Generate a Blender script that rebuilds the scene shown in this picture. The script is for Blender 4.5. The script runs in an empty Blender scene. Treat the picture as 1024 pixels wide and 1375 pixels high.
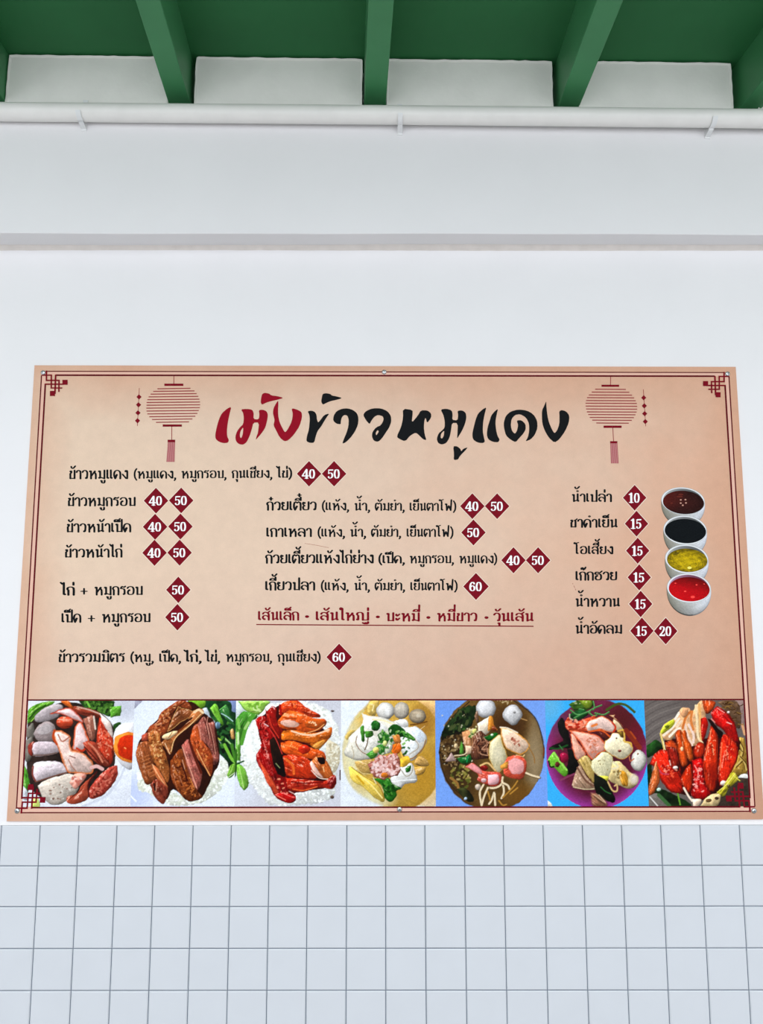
import bpy, bmesh, math, random
import numpy as np
from mathutils import Matrix, Vector
from mathutils.geometry import tessellate_polygon

S = bpy.context.scene
COL = S.collection
random.seed(7)

# ------------------------------------------------------------------ camera
FW, FH, FPX = 1024, 1375, 1030.0
CAM = np.array([0.0, -2.0706718, 1.60])
RM = np.array([[0.9999997393677222, 0.00036808354221170826, 0.0006211110958907381],
               [-0.0002838050843330098, 0.9914333649055321, -0.13061317853405124],
               [-0.0006638668251934609, 0.13061296821755408, 0.9914332109699768]])
cd = bpy.data.cameras.new('camera')
cd.sensor_width = 36.0
cd.lens = FPX / FH * 36.0
cam = bpy.data.objects.new('camera', cd)
COL.objects.link(cam)
X, F, U = RM[:, 0], RM[:, 1], RM[:, 2]
cam.matrix_world = Matrix(((X[0], U[0], -F[0], CAM[0]), (X[1], U[1], -F[1], CAM[1]),
                           (X[2], U[2], -F[2], CAM[2]), (0, 0, 0, 1)))
S.camera = cam

# ------------------------------------------------------------------ light
SIDES = 0.22
W = bpy.data.worlds.new('sky')
S.world = W
W.use_nodes = True
bgn = W.node_tree.nodes['Background']
# overcast sky: brightest out through the open front, deliberately dimmed at both sides to shade the joist flanks
wt = W.node_tree
tcw = wt.nodes.new('ShaderNodeTexCoord'); spw = wt.nodes.new('ShaderNodeSeparateXYZ'); rpw = wt.nodes.new('ShaderNodeValToRGB')
abw = wt.nodes.new('ShaderNodeMath'); abw.operation = 'ABSOLUTE'
wt.links.new(tcw.outputs['Generated'], spw.inputs[0]); wt.links.new(spw.outputs['X'], abw.inputs[0]); wt.links.new(abw.outputs[0], rpw.inputs['Fac'])
SKY = (0.925, 0.97, 1.02)
rpw.color_ramp.elements[0].position = 0.25; rpw.color_ramp.elements[0].color = (*SKY, 1)
rpw.color_ramp.elements[1].position = 0.9; rpw.color_ramp.elements[1].color = (*[c * SIDES for c in SKY], 1)
wt.links.new(rpw.outputs['Color'], bgn.inputs[0])
bgn.inputs[1].default_value = 1.92
S.view_settings.view_transform = 'Standard'
S.view_settings.look = 'None'
S.view_settings.exposure = 0.49
S.view_settings.gamma = 1.0
S.view_settings.use_curve_mapping = False
KB = 1.06         # how bright a white surface at the board reads

def at(u, v, y):
    """point of the plane at depth y seen at a photo pixel"""
    d = RM @ np.array([(u - FW / 2) / FPX, 1.0, (FH / 2 - v) / FPX])
    t = (y - CAM[1]) / d[1]
    return CAM + t * d

# ------------------------------------------------------------------ helpers
def lin(c):
    r = []
    for v in c[:3]:
        v = v / 255.0
        r.append(v / 12.92 if v <= 0.04045 else ((v + 0.055) / 1.055) ** 2.4)
    return r

def mat(name, srgb, rough=0.6, metal=0.0, noise=0.0, nscale=40.0, bump=0.0, bscale=200.0, spec=0.5):
    m = bpy.data.materials.new(name)
    m.use_nodes = True
    nt = m.node_tree
    b = nt.nodes['Principled BSDF']
    c = lin(srgb)
    b.inputs['Base Color'].default_value = (*c, 1)
    b.inputs['Roughness'].default_value = rough
    b.inputs['Metallic'].default_value = metal
    b.inputs['Specular IOR Level'].default_value = spec
    tc = nt.nodes.new('ShaderNodeTexCoord')
    if noise > 0:
        n = nt.nodes.new('ShaderNodeTexNoise')
        n.inputs['Scale'].default_value = nscale
        n.inputs['Detail'].default_value = 6
        nt.links.new(tc.outputs['Object'], n.inputs['Vector'])
        r = nt.nodes.new('ShaderNodeValToRGB')
        r.color_ramp.elements[0].position = 0.3
        r.color_ramp.elements[1].position = 0.7
        r.color_ramp.elements[0].color = (*[x * (1 - noise) for x in c], 1)
        r.color_ramp.elements[1].color = (*[min(1, x * (1 + noise)) for x in c], 1)
        nt.links.new(n.outputs['Fac'], r.inputs['Fac'])
        nt.links.new(r.outputs['Color'], b.inputs['Base Color'])
    if bump > 0:
        n2 = nt.nodes.new('ShaderNodeTexNoise')
        n2.inputs['Scale'].default_value = bscale
        n2.inputs['Detail'].default_value = 4
        nt.links.new(tc.outputs['Object'], n2.inputs['Vector'])
        bp = nt.nodes.new('ShaderNodeBump')
        bp.inputs['Strength'].default_value = bump
        bp.inputs['Distance'].default_value = 0.002
        nt.links.new(n2.outputs['Fac'], bp.inputs['Height'])
        nt.links.new(bp.outputs['Normal'], b.inputs['Normal'])
    return m

def obj(name, verts, faces, m, parent=None, smooth=False):
    me = bpy.data.meshes.new(name)
    me.from_pydata([tuple(map(float, v)) for v in verts], [], faces)
    me.update()
    if m: me.materials.append(m)
    if smooth:
        me.polygons.foreach_set('use_smooth', [True] * len(me.polygons))
    o = bpy.data.objects.new(name, me)
    COL.objects.link(o)
    if parent: o.parent = parent
    return o

def bmobj(name, bm, m, parent=None, smooth=False):
    bmesh.ops.recalc_face_normals(bm, faces=bm.faces)
    me = bpy.data.meshes.new(name)
    bm.to_mesh(me); bm.free()
    if m: me.materials.append(m)
    if smooth:
        me.polygons.foreach_set('use_smooth', [True] * len(me.polygons))
    o = bpy.data.objects.new(name, me)
    COL.objects.link(o)
    if parent: o.parent = parent
    return o

def hexa(bm, p):
    """box from 8 corners: bottom 4 then top 4, both counter-clockwise"""
    vs = [bm.verts.new(tuple(map(float, q))) for q in p]
    for f in ((3, 2, 1, 0), (4, 5, 6, 7), (0, 1, 5, 4), (1, 2, 6, 5), (2, 3, 7, 6), (3, 0, 4, 7)):
        bm.faces.new([vs[i] for i in f])
    return vs

def box(bm, x0, x1, y0, y1, z0, z1):
    return hexa(bm, [(x0, y0, z0), (x1, y0, z0), (x1, y1, z0), (x0, y1, z0),
                     (x0, y0, z1), (x1, y0, z1), (x1, y1, z1), (x0, y1, z1)])

def struct(o):
    o['kind'] = 'structure'
    return o

def tag(o, label, cat, group=None):
    o['label'] = label; o['category'] = cat
    if group: o['group'] = group
    return o

# ------------------------------------------------------------------ materials
M_WALL = mat('white_wall_paint', (231, 229, 230), 0.75, noise=0.012, nscale=6, bump=0.12, bscale=120)
M_BEAM = mat('white_beam_paint', (231, 229, 230), 0.75, noise=0.012, nscale=6, bump=0.10, bscale=120)
M_INFILL = mat('whitewashed_infill', (243, 240, 235), 0.8, noise=0.03, nscale=14, bump=0.35, bscale=70)
M_GREEN = mat('green_gloss_paint', (63, 131, 84), 0.5, noise=0.05, nscale=9, bump=0.05, bscale=90, spec=0.3)
M_DECK = mat('shaded_green_deck', (46, 112, 66), 0.6, noise=0.05, nscale=5, bump=0.05, bscale=60, spec=0.2)  # joist green taken darker: shade under the roof put into the base colour
M_TILE = mat('white_glazed_tile', (205, 208, 213), 0.22, noise=0.012, nscale=12, spec=0.35)
M_GROUT = mat('dark_grout', (112, 122, 134), 0.9)
M_PIPE = mat('white_pipe_paint', (238, 235, 231), 0.4, noise=0.025, nscale=20)
M_CLIP = mat('white_plastic', (232, 232, 232), 0.45)
M_SCREW = mat('zinc_screw', (200, 204, 206), 0.28, metal=1.0)
M_SLOT = mat('screw_recess', (40, 42, 44), 0.6)
M_FLOOR = mat('concrete_floor', (150, 149, 148), 0.8, noise=0.06, nscale=3)
M_EDGE = mat('board_edge_white', (214, 205, 196), 0.6)

# ------------------------------------------------------------------ the setting
TOPZ = [1.0577, 0.9587, 0.8600, 0.7602, 0.6613]          # tile rows
while TOPZ[-1] > 0.05: TOPZ.append(TOPZ[-1] - 0.0985)
CX = [-0.8784, -0.7786, -0.6808, -0.5834, -0.4849, -0.3865, -0.28765, -0.1892, -0.0889, 0.01075,
      0.11175, 0.2130, 0.3138, 0.41605, 0.5173, 0.6181, 0.71895, 0.82025, 0.9215]
CX = [CX[0] - 0.0993 * k for k in range(14, 0, -1)] + CX + [CX[-1] + 0.1013 * k for k in range(1, 15)]
XL, XR = -2.25, 2.3
STEPZ = 2.6388

bm = bmesh.new(); box(bm, XL, XR, 0.0, 0.2, 0.0, 3.25)
struct(bmobj('wall_back', bm, M_WALL))
# tiled dado: bevelled tiles standing 6 mm proud of a grout bed
bm = bmesh.new()
g = 0.0011; bv = 0.0022; yf = -0.007
for i in range(len(CX) - 1):
    for j in range(len(TOPZ) - 1):
        x0, x1, z1, z0 = CX[i] + g, CX[i + 1] - g, TOPZ[j] - g, TOPZ[j + 1] + g
        jit = random.uniform(-0.0004, 0.0004)
        if j == 0: z1 += g
        a = [bm.verts.new(p) for p in ((x0, 0.0, z0), (x1, 0.0, z0), (x1, 0.0, z1), (x0, 0.0, z1))]
        e = [bm.verts.new(p) for p in ((x0, yf + bv * .7, z0), (x1, yf + bv * .7, z0), (x1, yf + bv * .7, z1), (x0, yf + bv * .7, z1))]
        f = [bm.verts.new(p) for p in ((x0 + bv, yf + jit, z0 + bv), (x1 - bv, yf + jit, z0 + bv), (x1 - bv, yf + jit, z1 - bv), (x0 + bv, yf + jit, z1 - bv))]
        bm.faces.new(f)
        for k in range(4):
            n = (k + 1) % 4
            bm.faces.new((a[k], a[n], e[n], e[k])); bm.faces.new((e[k], e[n], f[n], f[k]))
tiles = bmobj('wall_tiled', bm, M_TILE)
struct(tiles)
bm = bmesh.new(); box(bm, CX[0], CX[-1], -0.0040, 0.002, 0.0, TOPZ[0] - 0.0012)
struct(bmobj('wall_grout', bm, M_GROUT))
# caulk bead between tile top and painted wall
bm = bmesh.new()
hexa(bm, [(CX[0], -0.0050, TOPZ[0] + 0.0006), (CX[-1], -0.0050, TOPZ[0] + 0.0006), (CX[-1], 0.001, TOPZ[0] + 0.0006), (CX[0], 0.001, TOPZ[0] + 0.0006),
          (CX[0], -0.0012, TOPZ[0] + 0.0075), (CX[-1], -0.0012, TOPZ[0] + 0.0075), (CX[-1], 0.001, TOPZ[0] + 0.0075), (CX[0], 0.001, TOPZ[0] + 0.0075)])
struct(bmobj('trim_1', bm, M_WALL))
# projecting ring beam over the wall; its soffit steps back to the wall
def beam_y(x):   # front of the beam is not quite parallel to the wall
    return -0.0705 + 0.0052 * x
bm = bmesh.new()
n = 48
ring = []
for i in range(n + 1):
    x = XL + (XR - XL) * i / n
    j1 = 0.0009 * math.sin(3.1 * x + .4) + 0.0006 * math.sin(11 * x)
    y = beam_y(x)
    ring.append([bm.verts.new(p) for p in ((x, 0.0, STEPZ + j1 * .5), (x, y + .002, STEPZ + j1), (x, y, STEPZ + j1 + .002), (x, y, 2.9915 - 0.0107 * x),
                                           (x, 0.0, 2.9915 - 0.0107 * x))])
for i in range(n):
    for k in range(4):
        bm.faces.new((ring[i][k], ring[i + 1][k], ring[i + 1][k + 1], ring[i][k + 1]))
bm.faces.new(ring[0]); bm.faces.new(ring[-1][::-1])
struct(bmobj('wall_upper', bm, M_BEAM))
# rough plaster fillet under the beam
bm = bmesh.new()
ring = []
for i in range(161):
    x = XL + (XR - XL) * i / 160
    h = 0.0150 + 0.0012 * math.sin(2.3 * x) + random.uniform(-.0005, .0005)
    d = 0.0070 + 0.0012 * math.sin(5 * x + 1) + random.uniform(-.0006, .0006)
    ring.append([bm.verts.new(p) for p in ((x, 0.0005, STEPZ - h), (x, -d * .55, STEPZ - h * .55), (x, -d, STEPZ + .0005), (x, 0.0005, STEPZ + .0005))])
for i in range(160):
    for k in range(3):
        bm.faces.new((ring[i][k], ring[i + 1][k], ring[i + 1][k + 1], ring[i][k + 1]))
struct(bmobj('trim_2', bm, mat('plaster_fillet', (214, 206, 200), 0.85, noise=0.05, nscale=30)))

# ceiling deck and whitewashed infill between the joists
def zj(x): return 3.0318 - 0.0107 * x        # underside of joists
def zd(x): return 3.1755 - 0.0130 * x        # underside of the deck
CEIL_Y = -1.45
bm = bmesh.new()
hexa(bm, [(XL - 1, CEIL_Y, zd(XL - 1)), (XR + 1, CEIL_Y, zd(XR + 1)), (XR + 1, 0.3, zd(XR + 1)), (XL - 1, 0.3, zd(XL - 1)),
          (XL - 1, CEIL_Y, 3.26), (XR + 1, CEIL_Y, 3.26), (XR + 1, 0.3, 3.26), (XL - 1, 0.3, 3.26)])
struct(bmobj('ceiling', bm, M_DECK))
bm = bmesh.new(); box(bm, XL - 3, XR + 3, -7.0, 0.2, -0.1, 0.0)
struct(bmobj('floor', bm, M_FLOOR))

# infill panels: ragged white edges
PANELS = [(-1.62, -1.12), (-1.0645, -0.603), (-0.5285, -0.0525), (0.0175, 0.4890), (0.5635, 1.0000), (1.072, 1.56)]
bm = bmesh.new()
for (x0, x1) in PANELS:
    z0, z1a, z1b = 2.965, zd(x0) - 0.004, zd(x1) - 0.004
    pts = []
    def side(p, q, nn, am):
        for k in range(nn):
            t = k / nn
            pts.append((p[0] + (q[0] - p[0]) * t + random.uniform(-am, am), p[1] + (q[1] - p[1]) * t + random.uniform(-am, am)))
    c = 0.006
    side((x0 - .002, z0), (x0, z1a - c), 9, .0009)
    side((x0 + .0015, z1a - c * .3), (x0 + c, z1a), 2, .0003)
    side((x0 + c, z1a), (x1 - c, z1b), 26, .0012)
    side((x1 - .0015, z1b - c * .3), (x1, z1b - c), 2, .0003)
    side((x1, z1b - c), (x1 - .001, z0), 9, .0009)
    pts.append((x1 - .001, z0))
    fr = [bm.verts.new((x, -0.0650, z)) for x, z in pts]
    cx, cz = (x0 + x1) / 2, (z0 + z1a) / 2
    fr2 = [bm.verts.new((x + (cx - x) * .005, -0.0655, z + (cz - z) * .010)) for x, z in pts]
    mid = [bm.verts.new((x + (cx - x) * .022, -0.0610, z + (cz - z) * .050)) for x, z in pts]
    bk = [bm.verts.new((x, 0.01, z)) for x, z in pts]
    L = len(pts)
    for k in range(L):
        q = (k + 1) % L
        bm.faces.new((fr[k], fr[q], fr2[q], fr2[k])); bm.faces.new((fr2[k], fr2[q], mid[q], mid[k])); bm.faces.new((bk[k], bk[q], fr[q], fr[k]))
    bm.faces.new(mid)
struct(bmobj('wall_infill', bm, M_INFILL))

# ------------------------------------------------------------------ joists
J = [  # x left / right of the underside at the wall, and 0.40 m out
    (-1.130, -1.068, -1.128, -1.066, 'green roof joist at the far left edge, mostly cut off by the frame'),
    (-0.6050, -0.5435, -0.5800, -0.5215, 'green roof joist between the first and second whitewashed panels from the left'),
    (-0.0485, 0.0130, -0.0290, 0.0310, 'green roof joist pointing straight out, second of the three fully seen'),
    (0.5030, 0.5630, 0.5070, 0.5690, 'green roof joist between the third and fourth whitewashed panels from the left'),
    (1.0190, 1.0800, 1.0440, 1.1050, 'green roof joist at the far right edge, above the rightmost pipe clip'),
]
for (a0, a1, b0, b1, lab) in J:
    bm = bmesh.new()
    ext = 0.397
    y0, y1 = 0.12, -1.43
    def xx(a, b, y): return a + (b - a) * ((-0.045 - y) / ext)
    w = 0.0
    zc = lambda x: zj(x)
    p = [(xx(a0, b0, y1), y1, zc(a0)), (xx(a1, b1, y1), y1, zc(a1)), (xx(a1, b1, y0), y0, zc(a1)), (xx(a0, b0, y0), y0, zc(a0))]
    q = [(x, y, zd(x) + 0.004) for x, y, z in p]
    hexa(bm, p + q)
    bmesh.ops.bevel(bm, geom=[e for e in bm.edges if abs(e.verts[0].co.z - e.verts[1].co.z) < .02 and e.verts[0].co.z < 3.1 and abs(e.verts[0].co.y - e.verts[1].co.y) > 1],
                    offset=0.0015, segments=1, affect='EDGES')
    tag(bmobj('roof_joist', bm, M_GREEN), lab, 'joist', 'green joists under the roof')

# ------------------------------------------------------------------ pipe and clips
PR = 0.0245
PY = -0.0990
def pz(x): return 2.9735 - 0.0107 * x
bm = bmesh.new()
rings = []
NX, NA = 60, 28
for i in range(NX + 1):
    x = XL + (XR - XL) * i / NX
    zc = pz(x) + 0.0008 * math.sin(2.1 * x + 1)
    rings.append([bm.verts.new((x, PY + PR * math.cos(2 * math.pi * k / NA), zc + PR * math.sin(2 * math.pi * k / NA))) for k in range(NA)])
for i in range(NX):
    for k in range(NA):
        q = (k + 1) % NA
        bm.faces.new((rings[i][k], rings[i][q], rings[i + 1][q], rings[i + 1][k]))
bm.faces.new(rings[0]); bm.faces.new(rings[-1][::-1])
tag(bmobj('wall_pipe', bm, M_PIPE, smooth=True), 'long white painted pipe running across the wall below the green joists', 'pipe')

def clip(px, lab):
    x = at(px, 165, -0.1)[0]
    zc = pz(x)
    wy = beam_y(x)
    e = bpy.data.objects.new('pipe_clip', None); COL.objects.link(e)
    e.location = (x, wy, zc - 0.035)
    tag(e, lab, 'pipe clip', 'white clips holding the pipe')
    hw, th = 0.0068, 0.0022
    # back plate on the beam behind the pipe
    bm = bmesh.new(); box(bm, -hw, hw, -0.0025, 0.0, -0.006, 0.0875)
    bmobj('back_plate', bm, M_CLIP, e)
    # hook: runs out under the pipe and curls up its front
    path = [(0.0, 0.001), (-0.010, 0.003), (-0.026, 0.0060)]
    for k in range(9):
        a = math.radians(-80 - 78 * k / 8)
        path.append((PY - wy + (PR + 0.0016) * math.cos(a), 0.035 + (PR + 0.0016) * math.sin(a)))
    bm = bmesh.new(); rr = []
    for k, (y, z) in enumerate(path):
        p0, p1 = path[max(0, k - 1)], path[min(len(path) - 1, k + 1)]
        t = Vector((p1[0] - p0[0], p1[1] - p0[1])).normalized(); nn = Vector((t.y, -t.x))
        o1 = (y + nn.x * th, z + nn.y * th)
        if nn.y > 0: o1 = (y - nn.x * th, z - nn.y * th)
        rr.append([bm.verts.new(c) for c in ((-hw, y, z), (hw, y, z), (hw, o1[0], o1[1]), (-hw, o1[0], o1[1]))])
    for a, b in zip(rr[:-1], rr[1:]):
        for k in range(4):
            bm.faces.new((a[k], a[(k + 1) % 4], b[(k + 1) % 4], b[k]))
    bm.faces.new(rr[0]); bm.faces.new(rr[-1][::-1])
    bmobj('hook', bm, M_CLIP, e)
clip(108.5, 'white pipe clip at left, under the first whitewashed panel')
clip(537, 'white pipe clip nearest the middle joist, hanging straight down')
clip(955.5, 'white pipe clip at right, beside the rightmost green joist')

# ================================================================== the menu board
YB = -0.0052                      # printed face of the panel
def B(u, v):
    p = at(u, v, YB); return float(p[0]), float(p[2])
LAY = 0.00012
def yl(n): return YB - LAY * n

board = bpy.data.objects.new('menu_board', None); COL.objects.link(board)
BCX, BCZ = B(514, 800)
board.location = (BCX, 0, BCZ)
tag(board, 'large tan Thai menu board with food photos screwed to the white wall', 'menu board')
def bpart(name, pts, faces, m, layer, parent=None, smooth=False):
    """printed shape: pts are board x, z; parts sit on the panel in world-parallel axes"""
    par = parent or board
    return obj(name, [(x - BCX, yl(layer), z - BCZ) for x, z in pts], faces, m, par)

C_TL, C_TR, C_BL, C_BR = B(46.3, 490.5), B(987.4, 492.6), B(8.9, 1102.8), B(1025.8, 1100.3)

# panel, with the aged-paper print as a node texture
def paper():
    m = bpy.data.materials.new('printed_parchment'); m.use_nodes = True
    nt = m.node_tree; N = nt.nodes; Lk = nt.links
    b = N['Principled BSDF']; b.inputs['Roughness'].default_value = 0.55; b.inputs['Specular IOR Level'].default_value = 0.06
    tc = N.new('ShaderNodeTexCoord')
    def noise(s, d, r=.6):
        n = N.new('ShaderNodeTexNoise'); n.inputs['Scale'].default_value = s; n.inputs['Detail'].default_value = d
        n.inputs['Roughness'].default_value = r; Lk.new(tc.outputs['Object'], n.inputs['Vector']); return n
    def ramp(src, stops):
        r = N.new('ShaderNodeValToRGB'); cr = r.color_ramp
        while len(cr.elements) < len(stops): cr.elements.new(.5)
        for e, (p, c) in zip(cr.elements, stops):
            e.position = p; e.color = (*lin(c), 1) if not isinstance(c, float) else (c, c, c, 1)
        Lk.new(src, r.inputs['Fac']); return r
    def mix(kind, f, a, bb):
        x = N.new('ShaderNodeMix'); x.data_type = 'RGBA'; x.blend_type = kind
        if isinstance(f, float): x.inputs[0].default_value = f
        else: Lk.new(f, x.inputs[0])
        Lk.new(a, x.inputs[6])
        if isinstance(bb, tuple): x.inputs[7].default_value = (*lin(bb), 1)
        else: Lk.new(bb, x.inputs[7])
        return x.outputs[2]
    sep = N.new('ShaderNodeSeparateXYZ'); Lk.new(tc.outputs['Object'], sep.inputs[0])
    def mth(op, a, c):
        x = N.new('ShaderNodeMath'); x.operation = op
        if isinstance(a, float): x.inputs[0].default_value = a
        else: Lk.new(a, x.inputs[0])
        if isinstance(c, float): x.inputs[1].default_value = c
        else: Lk.new(c, x.inputs[1])
        return x.outputs[0]
    # paper tint across the sheet: cream at left, tan at right
    t = mth('ADD', mth('MULTIPLY', sep.outputs['X'], 0.5), 0.5)
    big = noise(2.2, 4)
    t2 = mth('ADD', t, mth('MULTIPLY', mth('SUBTRACT', big.outputs['Fac'], 0.5), 0.9))
    base = ramp(t2, PAPER_X).outputs['Color']
    # pinker towards the foot of the sheet
    tz = mth('ADD', mth('MULTIPLY', sep.outputs['Z'], -1.6), 0.15)
    tz2 = N.new('ShaderNodeMath'); tz2.operation = 'MULTIPLY'; tz2.use_clamp = True
    Lk.new(tz, tz2.inputs[0]); tz2.inputs[1].default_value = 0.55
    base = mix('MIX', tz2.outputs[0], base, PAPER_FOOT)
    # tan margin printed round the edge
    ax = mth('ABSOLUTE', sep.outputs['X'], 0.0); az = mth('ABSOLUTE', sep.outputs['Z'], 0.0)
    ex = mth('SUBTRACT', ax, 0.965 - 0.12); ez = mth('SUBTRACT', az, 0.602 - 0.12)
    em = mth('MAXIMUM', ex, ez)
    e3 = N.new('ShaderNodeMath'); e3.operation = 'MULTIPLY'; e3.use_clamp = True
    Lk.new(mth('ADD', em, mth('MULTIPLY', mth('SUBTRACT', noise(5, 4).outputs['Fac'], .5), .12)), e3.inputs[0]); e3.inputs[1].default_value = 5.0
    base = mix('MIX', e3.outputs[0], base, PAPER_MARGIN)
    lr = N.new('ShaderNodeMath'); lr.operation = 'MULTIPLY'; lr.use_clamp = True
    Lk.new(mth('ADD', mth('MULTIPLY', sep.outputs['X'], 0.5), mth('MULTIPLY', sep.outputs['Z'], -1.15)), lr.inputs[0]); lr.inputs[1].default_value = 0.62
    base = mix('MIX', lr.outputs[0], base, (196, 146, 118))
    # fibres and grain
    g1 = ramp(noise(26, 8, .7).outputs['Fac'], [(.25, .90), (.75, 1.0)])
    base = mix('MULTIPLY', 1.0, base, g1.outputs['Color'])
    g2 = ramp(noise(420, 3).outputs['Fac'], [(.3, .94), (.7, 1.0)])
    base = mix('MULTIPLY', 1.0, base, g2.outputs['Color'])
    Lk.new(base, b.inputs['Base Color'])
    return m
PAPER_X = [(0.0, (234, 206, 181)), (0.45, (229, 199, 176)), (0.8, (226, 187, 162)), (1.0, (224, 178, 151))]
PAPER_FOOT = (211, 172, 156)
PAPER_MARGIN = (216, 164, 135)
M_PAPER = paper()
bm = bmesh.new()
pc = [(p[0] - BCX, p[1] - BCZ) for p in (C_BL, C_BR, C_TR, C_TL)]
# rounded lower-right corner of the sheet
out = [pc[0], (pc[1][0] - .006, pc[1][1]), (pc[1][0] - .001, pc[1][1] + .002), (pc[1][0], pc[1][1] + .006), pc[2], pc[3]]
fr = [bm.verts.new((x, YB, z)) for x, z in out]; bk = [bm.verts.new((x, -0.0008, z)) for x, z in out]
bm.faces.new(fr); bm.faces.new(bk[::-1])
for k in range(len(out)):
    q = (k + 1) % len(out); bm.faces.new((bk[k], bk[q], fr[q], fr[k]))
bmobj('panel', bm, M_PAPER, board)

INK_RED = mat('maroon_ink', (120, 6, 26), 0.5, noise=0.12, nscale=120, spec=0.06)
INK_LINE = mat('dark_maroon_ink', (92, 6, 20), 0.5, spec=0.06)
INK_FINE = mat('fine_maroon_ink', (150, 62, 64), 0.5, spec=0.06)
INK_TITLE_RED = mat('title_red_ink', (144, 4, 30), 0.5, noise=0.05, nscale=60, spec=0.06)
INK_BLACK = mat('black_ink', (14, 16, 18), 0.5, noise=0.05, nscale=60, spec=0.06)
INK_WHITE = mat('white_ink', (246, 244, 244), 0.5, spec=0.06)
INK_PINK = mat('pink_band_ink', (226, 180, 160), 0.5, spec=0.06)
INK_TASSEL = mat('tassel_ink', (196, 132, 132), 0.5, spec=0.06)
INK_PALE = mat('pale_halo_ink', (240, 220, 202), 0.5, spec=0.06)

def quadpx(p):            # four photo pixels -> board points
    return [B(*q) for q in p]
class Shapes:
    def __init__(s): s.v = []; s.f = []; s.dy = {}
    def poly(s, pts):
        i = len(s.v); s.v += pts; s.f.append(tuple(range(i, i + len(pts))))
    def bar(s, a, b, w):      # a, b in photo pixels, w in pixels
        d = np.array(b, float) - np.array(a, float); d /= np.hypot(*d); nrm = np.array((-d[1], d[0])) * w / 2
        a = np.array(a, float); b = np.array(b, float)
        s.poly([B(*(a + nrm)), B(*(b + nrm)), B(*(b - nrm)), B(*(a - nrm))])
    def rect(s, u0, v0, u1, v1): s.poly(quadpx([(u0, v0), (u1, v0), (u1, v1), (u0, v1)]))
    def done(s, name, m, layer, parent=None):
        o = bpart(name, s.v, s.f, m, layer, parent)
        for i, d in s.dy.items(): o.data.vertices[i].co.y -= d
        return o

# ---- border bands and lines
OTL, OTR, OBL, OBR = (56.1, 498.6), (978.0, 500.3), (21.8, 1091.2), (1013.4, 1089.3)
ITL, ITR, IBL, IBR = (61.6, 503.8), (972.3, 505.2), (28.6, 1084.4), (1007.2, 1083.4)
s = Shapes()
for a, b, c, d in ((OTL, OTR, ITR, ITL), (OTR, OBR, IBR, ITR), (OBR, OBL, IBL, IBR), (OBL, OTL, ITL, IBL)):
    s.poly(quadpx([a, b, c, d]))
s.done('border_band', INK_PINK, 1)
def lerp(a, b, t): return (a[0] + (b[0] - a[0]) * t, a[1] + (b[1] - a[1]) * t)
s = Shapes()
s.bar(lerp(OTL, OTR, .0065), lerp(OTL, OTR, .9935), 1.3); s.bar(lerp(OTR, OBR, .008), lerp(OTR, OBR, .99), 1.6)
s.bar(lerp(OBR, OBL, .0065), lerp(OBR, OBL, .9935), 1.6); s.bar(lerp(OBL, OTL, .01), lerp(OBL, OTL, .991), 1.6)
s.bar(lerp(ITL, ITR, .0145), lerp(ITL, ITR, .9855), 2.2); s.bar(lerp(ITR, IBR, .02), lerp(ITR, IBR, .98), 2.2)
s.bar(lerp(IBR, IBL, .0145), lerp(IBR, IBL, .9855), 2.2); s.bar(lerp(IBL, ITL, .02), lerp(IBL, ITL, .98), 2.2)
s.bar((38, 940.0), (997.5, 939.3), 2.0)
s.done('border_line', INK_LINE, 3)

# ---- corner ornaments (drawn once at the top-left corner, mirrored into the others)
def T17(x, y): return (45 + x / 17.07, 488 + y / 17.07)
ORN = [((298, 165), (298, 405), 36), ((190, 270), (428, 270), 32), ((410, 255), (408, 580), 34), ((280, 390), (603, 390), 32),
       ((587, 376), (583, 655), 34), ((390, 565), (662, 565), 30), ((510, 258), (492, 700), 36), ((258, 478), (700, 478), 32),
       ((665, 434), (783, 434), 114), ((437, 632), (437, 748), 116)]
o0 = np.array(B(*OTL))
orn = []
for a, b, w in ORN:
    a, b = np.array(a, float), np.array(b, float); d = (b - a) / np.hypot(*(b - a)); nrm = np.array((-d[1], d[0])) * w / 2
    orn.append([np.array(B(*T17(*p))) - o0 for p in (a + nrm, b + nrm, b - nrm, a - nrm)])
for cpt, sx, sz in ((OTL, 1, 1), (OTR, -1, 1), (OBL, 1, -1), (OBR, -1, -1)):
    c = np.array(B(*cpt)); vs = []; fs = []
    for kk, q in enumerate(orn):
        i = len(vs); r = [(c[0] + sx * p[0], c[1] + sz * p[1]) for p in q]
        vs += r if sx * sz > 0 else r[::-1]; fs.append((i, i + 1, i + 2, i + 3))
    o = bpart('corner_ornament', vs, fs, INK_RED, 6)
    for kk in range(len(fs)):           # keep overlapping bars from sharing a plane
        for i in fs[kk]: o.data.vertices[i].co.y -= 0.00003 * kk

# ---- two hairline scratches in the print
s = Shapes()
for a, b in (((409, 729.6), (425, 732.2)), ((425, 732.2), (441, 735.4))): s.bar(a, b, .55)
s.done('scratch', mat('scratched_print', (176, 120, 104), 0.6, spec=.06), 1)
s = Shapes()
for a, b in (((768.4, 783), (769.0, 784.6)), ((770, 786.4), (771.4, 789.4)), ((771.9, 790.4), (772.8, 792.6))): s.bar(a, b, .9)
s.done('scratch', bpy.data.materials['scratched_print'], 1)

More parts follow.
